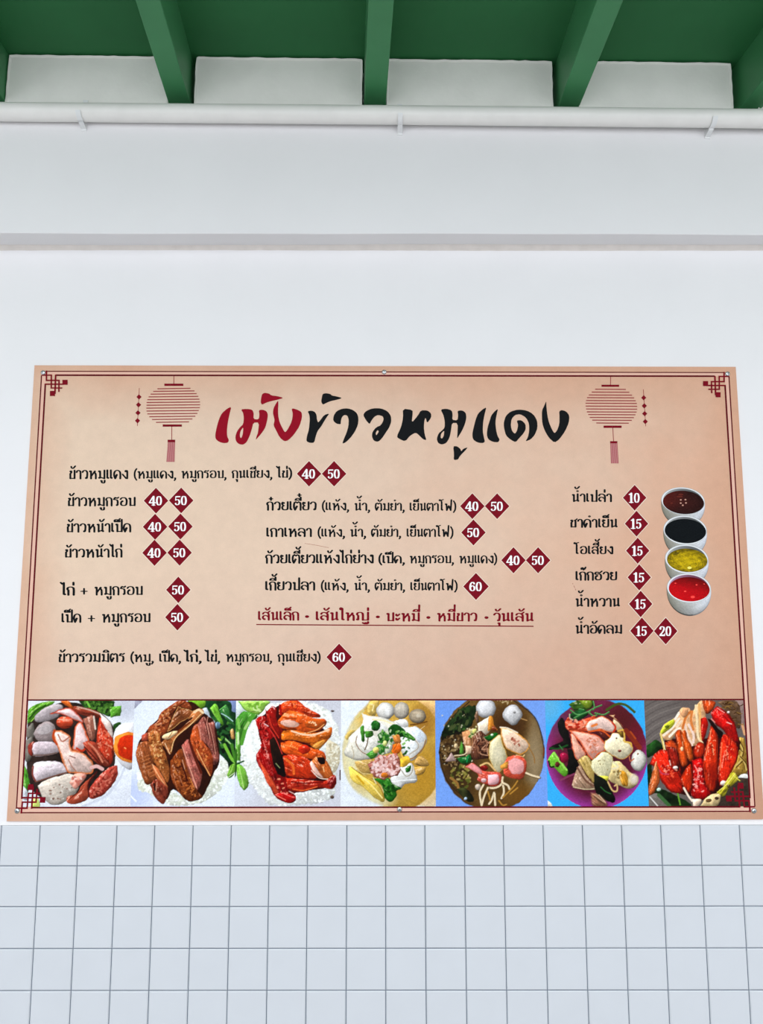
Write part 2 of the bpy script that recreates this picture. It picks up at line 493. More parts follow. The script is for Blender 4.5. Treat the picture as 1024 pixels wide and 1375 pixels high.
# ---- lanterns
def lantern(cx, lines, half, tilt, cap, foot, cords, tcap, fr_, beads, bead_line, name):
    root = bpy.data.objects.new('lantern_print', None); COL.objects.link(root); root.parent = board
    for nm, rc in (('top_cap', cap), ('bottom_cap', foot), ('tassel_cap', tcap)):
        s = Shapes(); s.rect(*rc); s.done(nm, INK_RED, 2, root)
    s = Shapes()
    n = len(lines)
    for k, (y, x0, x1) in enumerate(lines):
        s.bar((x0, y + tilt), (x1, y - tilt), 1.35)
    s.done('lantern_ribs', INK_FINE, 2, root)
    for a, b, w in [(*c, 1.0) for c in cords] + [(*bead_line, .8)]:
        s = Shapes(); s.bar(a, b, w); s.done('cord', INK_FINE, 1.5, root)
    s = Shapes(); s.poly(quadpx(fr_)); s.done('tassel', INK_TASSEL, 2, root)
    s = Shapes()
    for k in range(7):
        t = (k + .3) / 6.6
        s.bar(lerp(fr_[0], fr_[1], t), lerp(fr_[3], fr_[2], t), 0.6)
    s.done('tassel_fringe', INK_FINE, 3, root)
    s = Shapes()
    for (x, y) in beads: s.poly(quadpx([(x - 3.5, y), (x, y - 3.6), (x + 3.5, y), (x, y + 3.6)]))
    s.done('bead_chain', INK_RED, 2.5, root)
def L1(x, y): return (190 + x / 10.58, 500 + y / 10.58)
rows = [(230, 225, 695), (267, 165, 752), (306, 128, 782), (345, 100, 806), (385, 82, 822), (425, 72, 830), (464, 70, 832),
        (505, 68, 828), (546, 70, 812), (587, 82, 792), (627, 110, 764), (666, 148, 722), (707, 205, 674)]
lantern(0, [(L1(0, y)[1], L1(a, 0)[0], L1(b, 0)[0]) for y, a, b in rows], 0, .35, (*L1(323, 160), *L1(594, 193)), (*L1(300, 740), *L1(573, 772)),
        [(L1(460, 42), L1(458, 165)), (L1(430, 765), L1(427, 960))], (*L1(370, 957), *L1(478, 992)),
        [L1(374, 992), L1(476, 992), L1(470, 1273), L1(352, 1273)],
        [(186.6, 533), (186.0, 543.6), (185.2, 554.4), (184.6, 565)], ((187, 521), (184.4, 572)), 'left')
def L2(x, y): return (760 + x / 3.879, 480 + y / 3.879)
rows = [(166, 150, 310), (181, 132, 328), (196, 117, 342), (210, 108, 353), (225, 103, 361), (239, 100, 367), (254, 101, 369), (269, 103, 369),
        (284, 107, 366), (298, 114, 360), (313, 122, 352), (327, 135, 341), (342, 156, 325)]
lantern(0, [(L2(0, y)[1], L2(a, 0)[0], L2(b, 0)[0]) for y, a, b in rows], 0, -.15, (*L2(183, 142), *L2(275, 153)), (*L2(194, 355), *L2(288, 367)),
        [(L2(231, 97), L2(230, 144)), (L2(242, 365), L2(246, 438))], (*L2(228, 436), *L2(266, 447)),
        [L2(229, 447), L2(266, 447), L2(273, 552), L2(232, 552)],
        [(863.9, 534.1), (864.7, 545), (865.2, 555.5), (866, 566.1)], ((863.4, 522.8), (866.6, 572.5)), 'right')

# ---- brush title, traced outlines
def chaikin(p, n=1):
    for _ in range(n):
        q = []
        for i in range(len(p)):
            a, b = np.array(p[i], float), np.array(p[(i + 1) % len(p)], float)
            q += [tuple(a * .78 + b * .22), tuple(a * .22 + b * .78)]
        p = q
    return p
def glyph_poly(sh, outer, hole, fn):
    loops = [[(*B(*fn(*q)), 0) for q in chaikin(outer)]]
    if hole: loops.append([(*B(*fn(*q)), 0) for q in chaikin(hole)])
    tris = tessellate_polygon([[Vector((a, b, 0)) for a, b, _ in l] for l in loops])
    flat = [(a, b) for l in loops for a, b, _ in l]
    i = len(sh.v); sh.v += flat
    for t in tris:
        a, b, c = [np.array(flat[k]) for k in t]
        if (b[0] - a[0]) * (c[1] - a[1]) - (b[1] - a[1]) * (c[0] - a[0]) < 0: t = t[::-1]
        sh.f.append(tuple(i + k for k in t))
f4 = lambda x, y: (270 + x / 3.938, 500 + y / 3.938)
f5 = lambda x, y: (500 + x / 3.531, 500 + y / 3.531)
RED_T = [
 ([(160,182),(140,190),(110,215),(95,245),(82,290),(74,330),(76,352),(95,368),(120,375),(142,372),(147,358),(138,340),(136,310),(140,270),(150,220)], None),
 ([(210,196),(240,193),(270,197),(278,215),(276,247),(304,249),(308,225),(304,200),(325,197),(345,205),(353,222),(350,250),(340,290),(325,315),(300,345),(288,358),(292,340),(300,320),(306,265),(276,266),(268,300),(255,340),(240,370),(222,383),(200,380),(184,365),(180,340),(190,310),(205,290),(222,275),(226,240),(222,215)],
  [(222,290),(208,310),(203,335),(210,350),(218,335),(222,310)]),
 ([(322,115),(335,108),(360,112),(370,122),(400,125),(437,135),(400,146),(370,152),(345,160),(320,172),(314,155),(318,130)], None),
 ([(407,148),(395,165),(382,190),(379,215),(385,240),(388,255),(382,280),(395,305),(415,345),(440,365),(460,360),(490,330),(520,285),(533,240),(532,212),(515,200),(485,190),(478,195),(484,215),(482,245),(472,275),(455,305),(443,318),(432,300),(415,265),(408,235),(406,200),(408,170)], None)]
BLK4 = [
 ([(562,205),(585,202),(602,210),(610,225),(612,250),(618,265),(628,255),(650,225),(678,217),(665,235),(648,262),(635,285),(615,310),(605,340),(598,372),(575,373),(556,365),(558,340),(570,300),(574,250),(572,225)], None),
 ([(642,115),(655,110),(680,113),(692,123),(715,127),(748,136),(710,147),(685,152),(665,160),(643,172),(634,155),(638,130)], None),
 ([(697,255),(700,230),(715,205),(745,192),(775,190),(805,200),(825,218),(832,245),(828,280),(812,315),(790,345),(765,370),(745,378),(755,350),(768,320),(778,285),(780,250),(772,228),(755,225),(742,240),(738,262),(738,275),(715,272)], None),
 ([(855,225),(870,205),(905,190),(950,190),(985,205),(1003,230),(1005,260),(995,290),(975,320),(955,350),(935,368),(912,362),(902,340),(905,315),(925,290),(950,280),(965,250),(960,232),(935,225),(915,235),(900,255),(890,275),(872,255)],
  [(932,305),(922,320),(925,335),(940,312)])]
BLK5 = [
 ([(143,172),(190,178),(190,200),(185,240),(215,205),(228,180),(260,180),(278,195),(278,215),(258,242),(252,215),(246,225),(243,260),(247,295),(256,322),(240,318),(222,300),(205,285),(178,300),(155,328),(125,315),(114,305),(135,260),(145,215)], None),
 ([(322,176),(350,172),(375,180),(380,200),(377,225),(402,228),(406,205),(402,182),(425,180),(442,192),(445,215),(438,245),(425,275),(410,300),(400,315),(402,295),(404,240),(376,240),(372,275),(365,310),(350,335),(328,343),(310,335),(304,315),(312,290),(330,275),(342,262),(342,230),(335,200)],
  [(340,275),(325,290),(322,310),(330,315),(338,298)]),
 ([(382,350),(400,350),(416,362),(420,375),(430,362),(452,355),(440,370),(425,385),(412,400),(405,414),(384,416),(386,390)], None),
 ([(540,165),(522,175),(500,195),(488,225),(478,265),(472,295),(476,318),(495,332),(520,336),(533,330),(528,310),(522,280),(524,235),(532,195)], None),
 ([(595,172),(578,185),(562,205),(555,230),(545,260),(541,295),(548,318),(570,330),(595,332),(603,320),(592,300),(585,270),(582,235),(588,200)], None),
 ([(622,260),(622,235),(632,205),(655,185),(690,176),(730,180),(762,198),(780,228),(782,262),(770,295),(750,318),(724,328),(735,310),(742,280),(742,245),(728,215),(700,198),(675,202),(658,222),(655,255),(662,280),(675,292),(685,275),(690,250),(682,228),(705,226),(725,245),(726,270),(715,290),(695,312),(678,332),(655,320),(632,300)], None),
 ([(823,135),(815,155),(803,180),(802,215),(805,245),(815,275),(835,310),(862,334),(885,318),(912,280),(930,240),(933,205),(918,185),(895,178),(884,185),(886,210),(885,245),(875,275),(862,290),(850,270),(835,235),(828,200),(824,165)], None)]
title = bpy.data.objects.new('title', None); COL.objects.link(title); title.parent = board
s = Shapes()
for o_, h_ in RED_T: glyph_poly(s, o_, h_, f4)
o = s.done('red_lettering', INK_TITLE_RED, 2, title); o['label'] = 'red brush lettering'
s = Shapes()
for o_, h_ in BLK4: glyph_poly(s, o_, h_, f4)
for o_, h_ in BLK5: glyph_poly(s, o_, h_, f5)
o = s.done('black_lettering', INK_BLACK, 2, title); o['label'] = 'black brush lettering'

# ---- looped Thai text: strokes -> outline meshes
def catmull(p, n=7):
    p = [np.array(q, float) for q in p]
    if len(p) < 3: return p
    P = [2 * p[0] - p[1]] + p + [2 * p[-1] - p[-2]]
    out = []
    for i in range(1, len(P) - 2):
        for k in range(n):
            t = k / n
            a, b, c, d = P[i - 1], P[i], P[i + 1], P[i + 2]
            out.append(.5 * (2 * b + (c - a) * t + (2 * a - 5 * b + 4 * c - d) * t * t + (3 * b - a - 3 * c + d) * t ** 3))
    out.append(p[-1]); return out
# 'o x,y,r' ring   '- ...' straight   '~ ...' smooth   '* x,y,r' dot
G = {
'ก': (.45, ['- .07,.05 .07,.56 -.01,.70', '~ -.01,.70 .05,.86 .22,.93 .38,.87 .45,.68 .45,.05']),
'ข': (.44, ['o .10,.83,.075', '~ .17,.84 .16,.70 .08,.58 .08,.40 .08,.08', '- .08,.08 .44,.08 .44,.93']),
'ช': (.46, ['o .08,.80,.075', '~ .15,.82 .15,.68 .08,.56 .08,.40 .08,.08', '- .08,.08 .42,.08 .42,.72', '~ .42,.72 .36,.80 .44,.86 .54,.97']),
'ง': (.42, ['o .28,.82,.075', '~ .26,.91 .36,.90 .42,.78 .42,.07', '- .42,.07 .32,.07 .02,.50']),
'ญ': (.86, ['o .05,.13,.07', '- .12,.12 .12,.56 .03,.70', '~ .03,.70 .08,.86 .24,.93 .40,.87 .46,.68 .46,.08', '- .46,.08 .84,.08 .84,.93',
            'o .46,-.24,.05', '~ .50,-.30 .60,-.34 .66,-.22 .74,-.34 .84,-.28 .84,-.14']),
'ด': (.52, ['o .22,.44,.075', '~ .19,.37 .15,.20 .09,.05', '~ .09,.06 .01,.30 .0,.58 .07,.82 .26,.93 .45,.83 .52,.6 .52,.05']),
'ต': (.54, ['o .23,.43,.075', '~ .20,.34 .15,.20 .09,.06', '~ .09,.06 .01,.30 .0,.60 .05,.86 .15,.94', '- .15,.94 .27,.82 .38,.94', '~ .38,.94 .50,.86 .54,.62 .54,.05']),
'น': (.52, ['o .07,.83,.075', '- .14,.84 .14,.07 .42,.22', '- .45,.93 .45,.14', 'o .50,.12,.07']),
'บ': (.50, ['o .07,.83,.075', '- .14,.84 .14,.08 .50,.08 .50,.93']),
'ป': (.50, ['o .07,.83,.075', '- .14,.84 .14,.08 .50,.08 .50,1.36']),
'ฟ': (.66, ['o .07,.83,.075', '- .14,.84 .17,.07 .36,.62 .55,.07 .62,1.36']),
'ม': (.54, ['o .07,.83,.075', '- .15,.84 .15,.14', 'o .08,.13,.07', '- .15,.20 .50,.06', '- .52,.06 .52,.93']),
'ย': (.48, ['o .15,.82,.075', '~ .06,.88 .02,.76 .07,.60 .18,.52', '~ .18,.52 .06,.44 .03,.28 .10,.10 .25,.07 .40,.10 .47,.22 .48,.93']),
'ร': (.38, ['~ .40,.96 .28,.86 .12,.93 .02,.74', '~ .02,.74 .16,.70 .28,.66 .33,.50 .33,.14', 'o .27,.11,.07']),
'ล': (.52, ['o .16,.13,.07', '~ .10,.12 .03,.25 .05,.44 .18,.55 .34,.52 .52,.36', '~ .03,.74 .10,.88 .26,.93 .43,.86 .52,.66 .52,.05']),
'ส': (.54, ['o .16,.13,.07', '~ .10,.12 .03,.25 .05,.44 .18,.54 .34,.50 .50,.36', '~ .03,.72 .10,.85 .25,.90 .42,.82 .50,.64 .50,.05', '- .40,.82 .58,1.02']),
'ว': (.40, ['o .30,.11,.075', '~ .37,.12 .40,.40 .40,.70 .33,.87 .19,.93 .06,.86 .0,.74']),
'ห': (.60, ['o .07,.83,.075', '- .15,.84 .15,.05', '- .15,.28 .42,.74', 'o .47,.82,.07', '~ .44,.72 .54,.58 .56,.36 .56,.05']),
'อ': (.52, ['o .17,.53,.075', '~ .10,.50 .05,.30 .11,.11 .28,.07 .46,.13 .52,.35 .52,.65 .43,.87 .25,.93 .09,.87 .02,.75']),
'ฮ': (.54, ['o .18,.50,.07', '~ .10,.48 .05,.28 .12,.10 .28,.07 .45,.12 .51,.32 .49,.58 .40,.70 .20,.70', '~ .20,.70 .06,.68 .02,.78 .10,.90 .24,.90 .38,.84 .58,1.02']),
'า': (.33, ['~ .0,.74 .05,.86 .16,.93 .28,.87 .33,.70 .33,.05']),
'เ': (.16, ['- .05,.95 .05,.14', 'o .12,.12,.07']),
'แ': (.46, ['- .05,.95 .05,.14', 'o .12,.12,.07', '- .35,.95 .35,.14', 'o .42,.12,.07']),
'โ': (.34, ['- .18,1.12 .18,.14', 'o .25,.12,.07', '~ .18,1.14 .12,1.25 -.02,1.27 .0,1.38 .14,1.33 .34,1.40']),
'ไ': (.24, ['- .16,1.36 .16,.14', 'o .23,.12,.07', '- -.06,1.42 .04,1.26 .16,1.40']),
'ใ': (.26, ['o .04,1.24,.06', '~ .0,1.30 .06,1.42 .16,1.36 .17,1.16 .17,.14', 'o .24,.12,.07']),
'ะ': (.30, ['o .06,.76,.06', '~ .04,.66 .14,.60 .30,.80', 'o .06,.30,.06', '~ .04,.20 .14,.14 .30,.34']),
'(': (.18, ['~ .18,1.22 .04,.90 .0,.52 .04,.14 .18,-.18']),
')': (.18, ['~ .0,1.22 .14,.90 .18,.52 .14,.14 .0,-.18']),
',': (.10, ['* .05,.05,.09', '~ .09,.04 .08,-.10 .0,-.24']),
'+': (.56, ['- .0,.45 .56,.45', '- .28,.16 .28,.74']),
'·': (.14, ['* .07,.42,.15']),
}
MK = {   # drawn from the right stem of the letter below (x = 0)
'ิ': ['~ -.40,1.14 -.34,1.28 -.20,1.34 -.06,1.26 .0,1.14', '- -.40,1.13 .0,1.13'],
'ี': ['~ -.42,1.14 -.36,1.27 -.22,1.33 -.08,1.26 .0,1.14', '- -.42,1.13 .0,1.13', '- .01,1.12 .01,1.44'],
'็': ['~ -.30,1.20 -.40,1.14 -.42,1.28 -.30,1.36 -.10,1.33 .03,1.46', '~ -.36,1.14 -.16,1.13 -.02,1.14 -.03,1.26 -.18,1.24'],
'ั': ['o -.32,1.31,.055', '~ -.33,1.22 -.22,1.14 -.10,1.18 .05,1.38'],
'่': ['- -.02,1.16 -.02,1.42'],
'้': ['o -.28,1.33,.055', '~ -.27,1.24 -.18,1.16 -.08,1.20 .06,1.40'],
'๊': ['o -.32,1.25,.06', '~ -.36,1.32 -.24,1.40 -.17,1.28 -.15,1.18', '~ -.15,1.18 -.06,1.26 .02,1.44'],
'๋': ['- -.14,1.14 -.14,1.42', '- -.28,1.28 .0,1.28'],
'ุ': ['o -.08,-.20,.06', '- -.01,-.20 -.01,-.42'],
'ู': ['o -.30,-.20,.06', '~ -.24,-.20 -.24,-.36 -.12,-.42 -.02,-.36 .0,-.16'],
'NIK': ['o -.10,1.27,.085'],
}
HV, HH, RS = 0.055, 0.030, 0.84          # half stroke: at the least, extra for verticals
def segs_of(strokes):
    out = []
    for st in strokes:
        k, body = st[0], st[2:]
        if k in 'o*':
            x, y, r = map(float, body.split(','))
            if k == '*': out.append((x, y, x + 1e-4, y, r))
            else:
                r *= RS
                p = [(x + r * math.cos(a), y + r * math.sin(a)) for a in np.linspace(0, 2 * math.pi, 15)]
                out += [(*p[i], *p[i + 1], .042) for i in range(14)]
        else:
            p = [tuple(map(float, q.split(','))) for q in body.split()]
            if k == '~': p = catmull(p)
            for a, b in zip(p[:-1], p[1:]):
                l = math.hypot(b[0] - a[0], b[1] - a[1]) + 1e-9
                out.append((a[0], a[1], b[0], b[1], HV + HH * (abs(b[1] - a[1]) / l) ** 2))
    return np.array(out)
CELL = 0.036
def outline(sg, cell=CELL):
    """filled region within the strokes, as a mesh clipped on a fine grid"""
    x0, x1 = min(sg[:, 0].min(), sg[:, 2].min()) - .2, max(sg[:, 0].max(), sg[:, 2].max()) + .2
    y0, y1 = min(sg[:, 1].min(), sg[:, 3].min()) - .2, max(sg[:, 1].max(), sg[:, 3].max()) + .2
    nx, ny = int((x1 - x0) / cell) + 2, int((y1 - y0) / cell) + 2
    gx, gy = x0 + np.arange(nx) * cell, y0 + np.arange(ny) * cell
    PX, PY_ = np.meshgrid(gx, gy)
    D = np.full(PX.shape, 9.0)
    for ax, ay, bx, by, r in sg:
        dx, dy = bx - ax, by - ay
        t = np.clip(((PX - ax) * dx + (PY_ - ay) * dy) / (dx * dx + dy * dy + 1e-12), 0, 1)
        D = np.minimum(D, np.hypot(PX - ax - t * dx, PY_ - ay - t * dy) - r)
    V, Fc, idx = [], [], {}
    def vid(key, x, y):
        if key not in idx: idx[key] = len(V); V.append((x, y))
        return idx[key]
    for j in range(ny - 1):
        for i in range(nx - 1):
            cs = ((i, j), (i + 1, j), (i + 1, j + 1), (i, j + 1))
            d = [D[b, a] for a, b in cs]
            if min(d) >= 0: continue
            poly = []
            for k in range(4):
                (a, b), (c, e) = cs[k], cs[(k + 1) % 4]
                if d[k] < 0: poly.append(vid((a, b), gx[a], gy[b]))
                if (d[k] < 0) != (d[(k + 1) % 4] < 0):
                    t = d[k] / (d[k] - d[(k + 1) % 4])
                    key = ((a, b), (c, e)) if (a, b) < (c, e) else ((c, e), (a, b))
                    poly.append(vid(key, gx[a] + (gx[c] - gx[a]) * t, gy[b] + (gy[e] - gy[b]) * t))
            if len(poly) >= 3: Fc.append(poly)
    return V, Fc
CACHE = {}
def glyph(key, strokes):
    if key not in CACHE: CACHE[key] = outline(segs_of(strokes))
    return CACHE[key]
UPV, TONE = 'ิี็ั', '่้๊๋'
def layout(txt):
    """[(key, strokes, dx, dy)], ink width"""
    out, x, anchor, tall, raised = [], 0.0, 0.0, False, 0
    B0 = .175
    for ch in txt:
        if ch == ' ': x += .28; continue
        if ch in G or ch == 'ำ':
            c = 'า' if ch == 'ำ' else ch
            w, st = G[c]
            if ch == 'ำ':
                # the ring goes over the letter before; a tone already there moves up
                for q in range(len(out) - 1, max(-1, len(out) - 2), -1):
                    if out[q][0] in TONE: out[q] = (out[q][0], out[q][1], out[q][2], out[q][3] + .40)
                out.append(('NIK', MK['NIK'], anchor + .02, 0.0))
            x += B0 if out else 0
            out.append((c, st, x, 0.0))
            x += w; anchor = x; tall = ch in 'ปฟ'; raised = 0
            if ch in ',()': x -= .05
        else:
            ax = anchor - (.17 if tall else 0)
            if ch in UPV: out.append((ch, MK[ch], ax, 0.0)); raised = 1
            elif ch in TONE: out.append((ch, MK[ch], ax + (.04 if raised else 0), .40 * raised))
            else: out.append((ch, MK[ch], anchor, 0.0))
    return out, x
def text_run(sh, txt, u0, u1, v0, v1, h):
    """u0..u1 ink extent, v0/v1 baseline at both ends, h x-height, all in photo pixels"""
    gl, w = layout(txt)
    for key, st, dx, dy in gl:
        V, Fc = glyph(key, st)
        i = len(sh.v)
        for (x, y) in V:
            t = (dx + x) / w
            u = u0 + 1.2 + (u1 - u0 - 2.4) * t
            v = v0 + (v1 - v0) * t - (y + dy) * h
            sh.v.append(B(u, v))
        sh.f += [tuple(i + k for k in f) for f in Fc]
        kk = len(sh.dy) and max(sh.dy.values()) or 0.0     # ink laid letter over letter
        kk = 0.0 if kk > .00008 else kk + .000015
        for q in range(i, len(sh.v)): sh.dy[q] = kk
def line(runs, ink=INK_BLACK, extra=None):
    sh = Shapes()
    for r in runs: text_run(sh, *r)
    if extra: extra(sh)
    return sh.done('menu_line', ink, 2)

line([('ข้าวหมูแดง', 92, 172, 643.4, 643.2, 12.5), ('(หมูแดง,', 179.5, 236, 642.7, 642.5, 10.8), ('หมูกรอบ,', 242.8, 303.5, 642.4, 642.1, 10.8),
      ('กุนเชียง,', 310.8, 365, 642, 641.8, 10.8), ('ไข่)', 371, 391.3, 641.7, 641.6, 10.8)])
line([('ข้าวหมูกรอบ', 90.1, 182, 679.8, 679.6, 12.3)])
line([('ข้าวหน้าเป็ด', 88.6, 176, 714.9, 714.6, 12.4)])
line([('ข้าวหน้าไก่', 86.2, 164.2, 748.8, 748.4, 12.2)])
line([('ไก่', 81.5, 100.2, 799.6, 799.5, 12.2), ('+', 107.5, 118.2, 799.4, 799.4, 12), ('หมูกรอบ', 126.2, 191.5, 799.3, 799, 12.3)])
line([('เป็ด', 81.9, 109, 836, 836, 12.3), ('+', 117.4, 128.1, 835.9, 835.9, 12), ('หมูกรอบ', 136.3, 201.8, 835.8, 835.5, 12.3)])
line([('ข้าวรวมมิตร', 77.8, 167.6, 889.3, 889, 12), ('(หมู,', 175, 205.8, 888.9, 888.8, 11), ('เป็ด,', 213, 242.3, 888.8, 888.7, 11), ('ไก่,', 247.3, 269.6, 888.7, 888.6, 11),
      ('ไข่,', 275.2, 294.8, 888.6, 888.6, 11), ('หมูกรอบ,', 302.7, 364.6, 888.6, 888.5, 11), ('กุนเชียง)', 372.6, 429.6, 888.5, 888.4, 11)])
line([('ก๋วยเตี๋ยว', 357.4, 424.8, 685.4, 685.4, 12.2), ('(แห้ง,', 431.9, 468, 685.3, 685.3, 10.6), ('น้ำ,', 475, 496.2, 685.6, 685.7, 10.8), ('ต้มยำ,', 502.9, 542.6, 685.7, 685.8, 10.8),
      ('เย็นตาโฟ)', 549, 611.8, 685.9, 686, 10.8)])
line([('เกาเหลา', 356.8, 418.4, 720.9, 720.8, 12.2), ('(แห้ง,', 426.2, 462.4, 720.8, 720.8, 10.8), ('น้ำ,', 469.3, 490.7, 720.8, 720.8, 11), ('ต้มยำ,', 497.8, 537.8, 720.8, 720.8, 11),
      ('เย็นตาโฟ)', 545, 608, 720.9, 720.9, 11)])
line([('ก้วยเตี้ยวแห้งไก่ย่าง', 355.9, 501.4, 756.7, 756.5, 12.4), ('(เป็ด,', 507.9, 542.6, 756.5, 756.4, 10.8), ('หมูกรอบ,', 549.2, 608.7, 756.4, 756.4, 10.8), ('หมูแดง)', 615.7, 666.7, 756.4, 756.4, 10.8)])
line([('เกี้ยวปลา', 355.3, 422.8, 792.8, 792.7, 12.2), ('(แห้ง,', 430.6, 467.3, 792.7, 792.7, 10.8), ('น้ำ,', 474.8, 495.9, 792.7, 792.7, 10.8), ('ต้มยำ,', 502.7, 543.1, 792.7, 792.8, 10.8),
      ('เย็นตาโฟ)', 550, 613.6, 792.8, 792.9, 10.8)])
def underline(sh): sh.bar((344, 838.6), (716, 841.0), 1.4)
o = line([('เส้นเล็ก', 345.7, 401.3, 832.9, 833, 12), ('·', 409.6, 414.6, 833, 833, 12), ('เส้นใหญ่', 423.2, 495.5, 833.1, 833.5, 12), ('·', 504.6, 509.6, 833.4, 833.4, 12),
          ('บะหมี่', 517.8, 563.5, 834.2, 834.4, 12), ('·', 572.4, 577.4, 834.2, 834.2, 12), ('หมี่ขาว', 586, 640.3, 834.2, 834.3, 12), ('·', 650.4, 655.4, 834.3, 834.3, 12),
          ('วุ้นเส้น', 662, 716, 834.4, 834.4, 12)], INK_RED, underline)
o['label'] = 'maroon underlined noodle line'
line([('น้ำเปล่า', 766.8, 821.1, 674, 674, 11.4)])
line([('ชาดำเย็น', 764.4, 828.8, 708.4, 708.4, 11.8)])
line([('โอเสี้ยง', 770, 823, 744.2, 744.2, 11.2)])
line([('เก๊กฮวย', 771.7, 828.2, 779.4, 779.4, 12.2)])
line([('น้ำหวาน', 771.7, 832, 814.6, 814.6, 12)])
line([('น้ำอัดลม', 771.7, 835.1, 850.9, 850.9, 12.2)])

# ---- price diamonds
DG = {
'0': ('~', [[(.30, .95), (.16, .88), (.09, .50), (.16, .12), (.30, .05), (.44, .12), (.51, .50), (.44, .88), (.30, .95)]], .62),
'1': ('', [], .44), '2': ('', [], .58), '4': ('', [], .62), '5': ('', [], .58), '6': ('', [], .60)}
def dig_segs(c):
    out = []
    def st(p, lo, ex, smooth=True):
        q = catmull(p) if smooth else [np.array(a, float) for a in p]
        for a, b in zip(q[:-1], q[1:]):
            l = math.hypot(*(b - a)) + 1e-9
            out.append((*a, *b, lo + ex * (abs(b[1] - a[1]) / l) ** 2))
    if c == '0': st([(.30, .95), (.17, .87), (.10, .50), (.17, .13), (.30, .05), (.43, .13), (.50, .50), (.43, .87), (.30, .95)], .032, .052)
    if c == '1':
        st([(.26, .93), (.26, .05)], .10, 0, False); st([(.24, .93), (.06, .84)], .05, 0, False); st([(.05, .03), (.46, .03)], .035, 0, False)
    if c == '2':
        out.append((.13, .74, .1301, .74, .09)); st([(.09, .76), (.16, .91), (.30, .96), (.45, .88), (.47, .70), (.34, .42), (.10, .12)], .036, .05)
        st([(.08, .08), (.52, .08)], .075, 0, False); st([(.52, .08), (.55, .26)], .035, 0, False)
    if c == '4':
        st([(.40, .95), (.05, .32)], .055, 0, False); st([(.03, .28), (.62, .28)], .055, 0, False); st([(.43, .93), (.43, .05)], .095, 0, False); st([(.27, .03), (.58, .03)], .035, 0, False)
    if c == '5':
        st([(.14, .90), (.50, .91)], .065, 0, False); st([(.13, .90), (.11, .52)], .04, 0, False)
        st([(.11, .52), (.24, .60), (.40, .55), (.47, .32), (.40, .12), (.24, .04), (.10, .10)], .032, .052); out.append((.12, .17, .1201, .17, .085))
    if c == '6':
        st([(.48, .80), (.40, .93), (.28, .94), (.15, .78), (.10, .45), (.15, .14), (.30, .05), (.45, .13), (.50, .32), (.44, .52), (.30, .58), (.15, .46)], .032, .052)
        out.append((.45, .80, .4501, .80, .075))
    return np.array(out)
DW = {'0': .60, '1': .50, '2': .60, '4': .64, '5': .58, '6': .60}
PRICES = [(414.8, 636.2, '40'), (448.4, 636.2, '50'), (209.4, 672.3, '40'), (243.2, 672.0, '50'), (208.2, 707.4, '40'), (242.2, 707.0, '50'),
          (207.4, 742.3, '40'), (241.1, 742.1, '50'), (239.4, 792.0, '50'), (238.1, 828.8, '50'), (455.2, 882.3, '60'), (633.9, 679.7, '40'),
          (667.2, 679.7, '50'), (635.4, 715.0, '50'), (689.1, 752.3, '40'), (722.2, 752.3, '50'), (638.8, 787.5, '60'),
          (851.7, 668.4, '10'), (854.2, 703.2, '15'), (855.8, 739.5, '15'), (857.9, 775.3, '15'), (859.8, 811.0, '15'), (861.4, 847.1, '15'), (893.4, 847.4, '20')]
for pi_, (cu, cv, num) in enumerate(PRICES):
    hw = 16.5 if cu < 800 else 15.8
    hh = 17.2 + (cv - 636) * .004
    if num == '60': hw, hh = 17.2, 18.2
    s = Shapes()
    s.poly(quadpx([(cu - hw, cv), (cu, cv + hh), (cu + hw, cv), (cu, cv - hh)]))
    d = s.done('price_diamond', INK_RED, 2 + pi_ % 4 * .15)
    s = Shapes(); e = 1.1
    s.poly(quadpx([(cu - hw - e, cv), (cu, cv + hh + e), (cu + hw + e, cv), (cu, cv - hh - e)]))
    s.done('pale_edge', INK_PALE, 1 + pi_ % 4 * .15, d)
    s = Shapes(); H = 12.6 if cu < 800 else 13.2; ww = H * 1.14 if cu < 800 else H * 1.04
    tot = sum(DW[c] for c in num); x = cu - .6 - ww * tot / 2
    for c in num:
        if 'D' + c not in CACHE: CACHE['D' + c] = outline(dig_segs(c), .045)
        V, Fc = CACHE['D' + c]; i = len(s.v)
        s.v += [B(x + a * ww, cv + H / 2 + .1 - b * H) for a, b in V]
        s.f += [tuple(i + k for k in f) for f in Fc]
        x += DW[c] * ww
    s.done('price_number', INK_WHITE, 4, d)

# ---- printed pictures: painted onto a fine grid of the picture's own surface
def vcmat(name, rough=0.45):
    m = bpy.data.materials.new(name); m.use_nodes = True
    nt = m.node_tree; b = nt.nodes['Principled BSDF']
    b.inputs['Roughness'].default_value = rough; b.inputs['Specular IOR Level'].default_value = 0.06
    a = nt.nodes.new('ShaderNodeAttribute'); a.attribute_name = 'print'
    nt.links.new(a.outputs['Color'], b.inputs['Base Color'])
    return m
M_PRINT = vcmat('photo_print')
def tolin(c):
    c = np.clip(c, 0, 255) / 255.0
    return np.where(c <= 0.04045, c / 12.92, ((c + 0.055) / 1.055) ** 2.4)
def setprint(me, rgb):
    rgb = (np.asarray(rgb) - 128) * 1.13 + 122
    a = me.attributes.new('print', 'FLOAT_COLOR', 'POINT')
    q = np.ones((len(rgb), 4), np.float32); q[:, :3] = np.clip(tolin(np.asarray(rgb)) / KB, 0, .95)
    a.data.foreach_set('color', q.ravel())

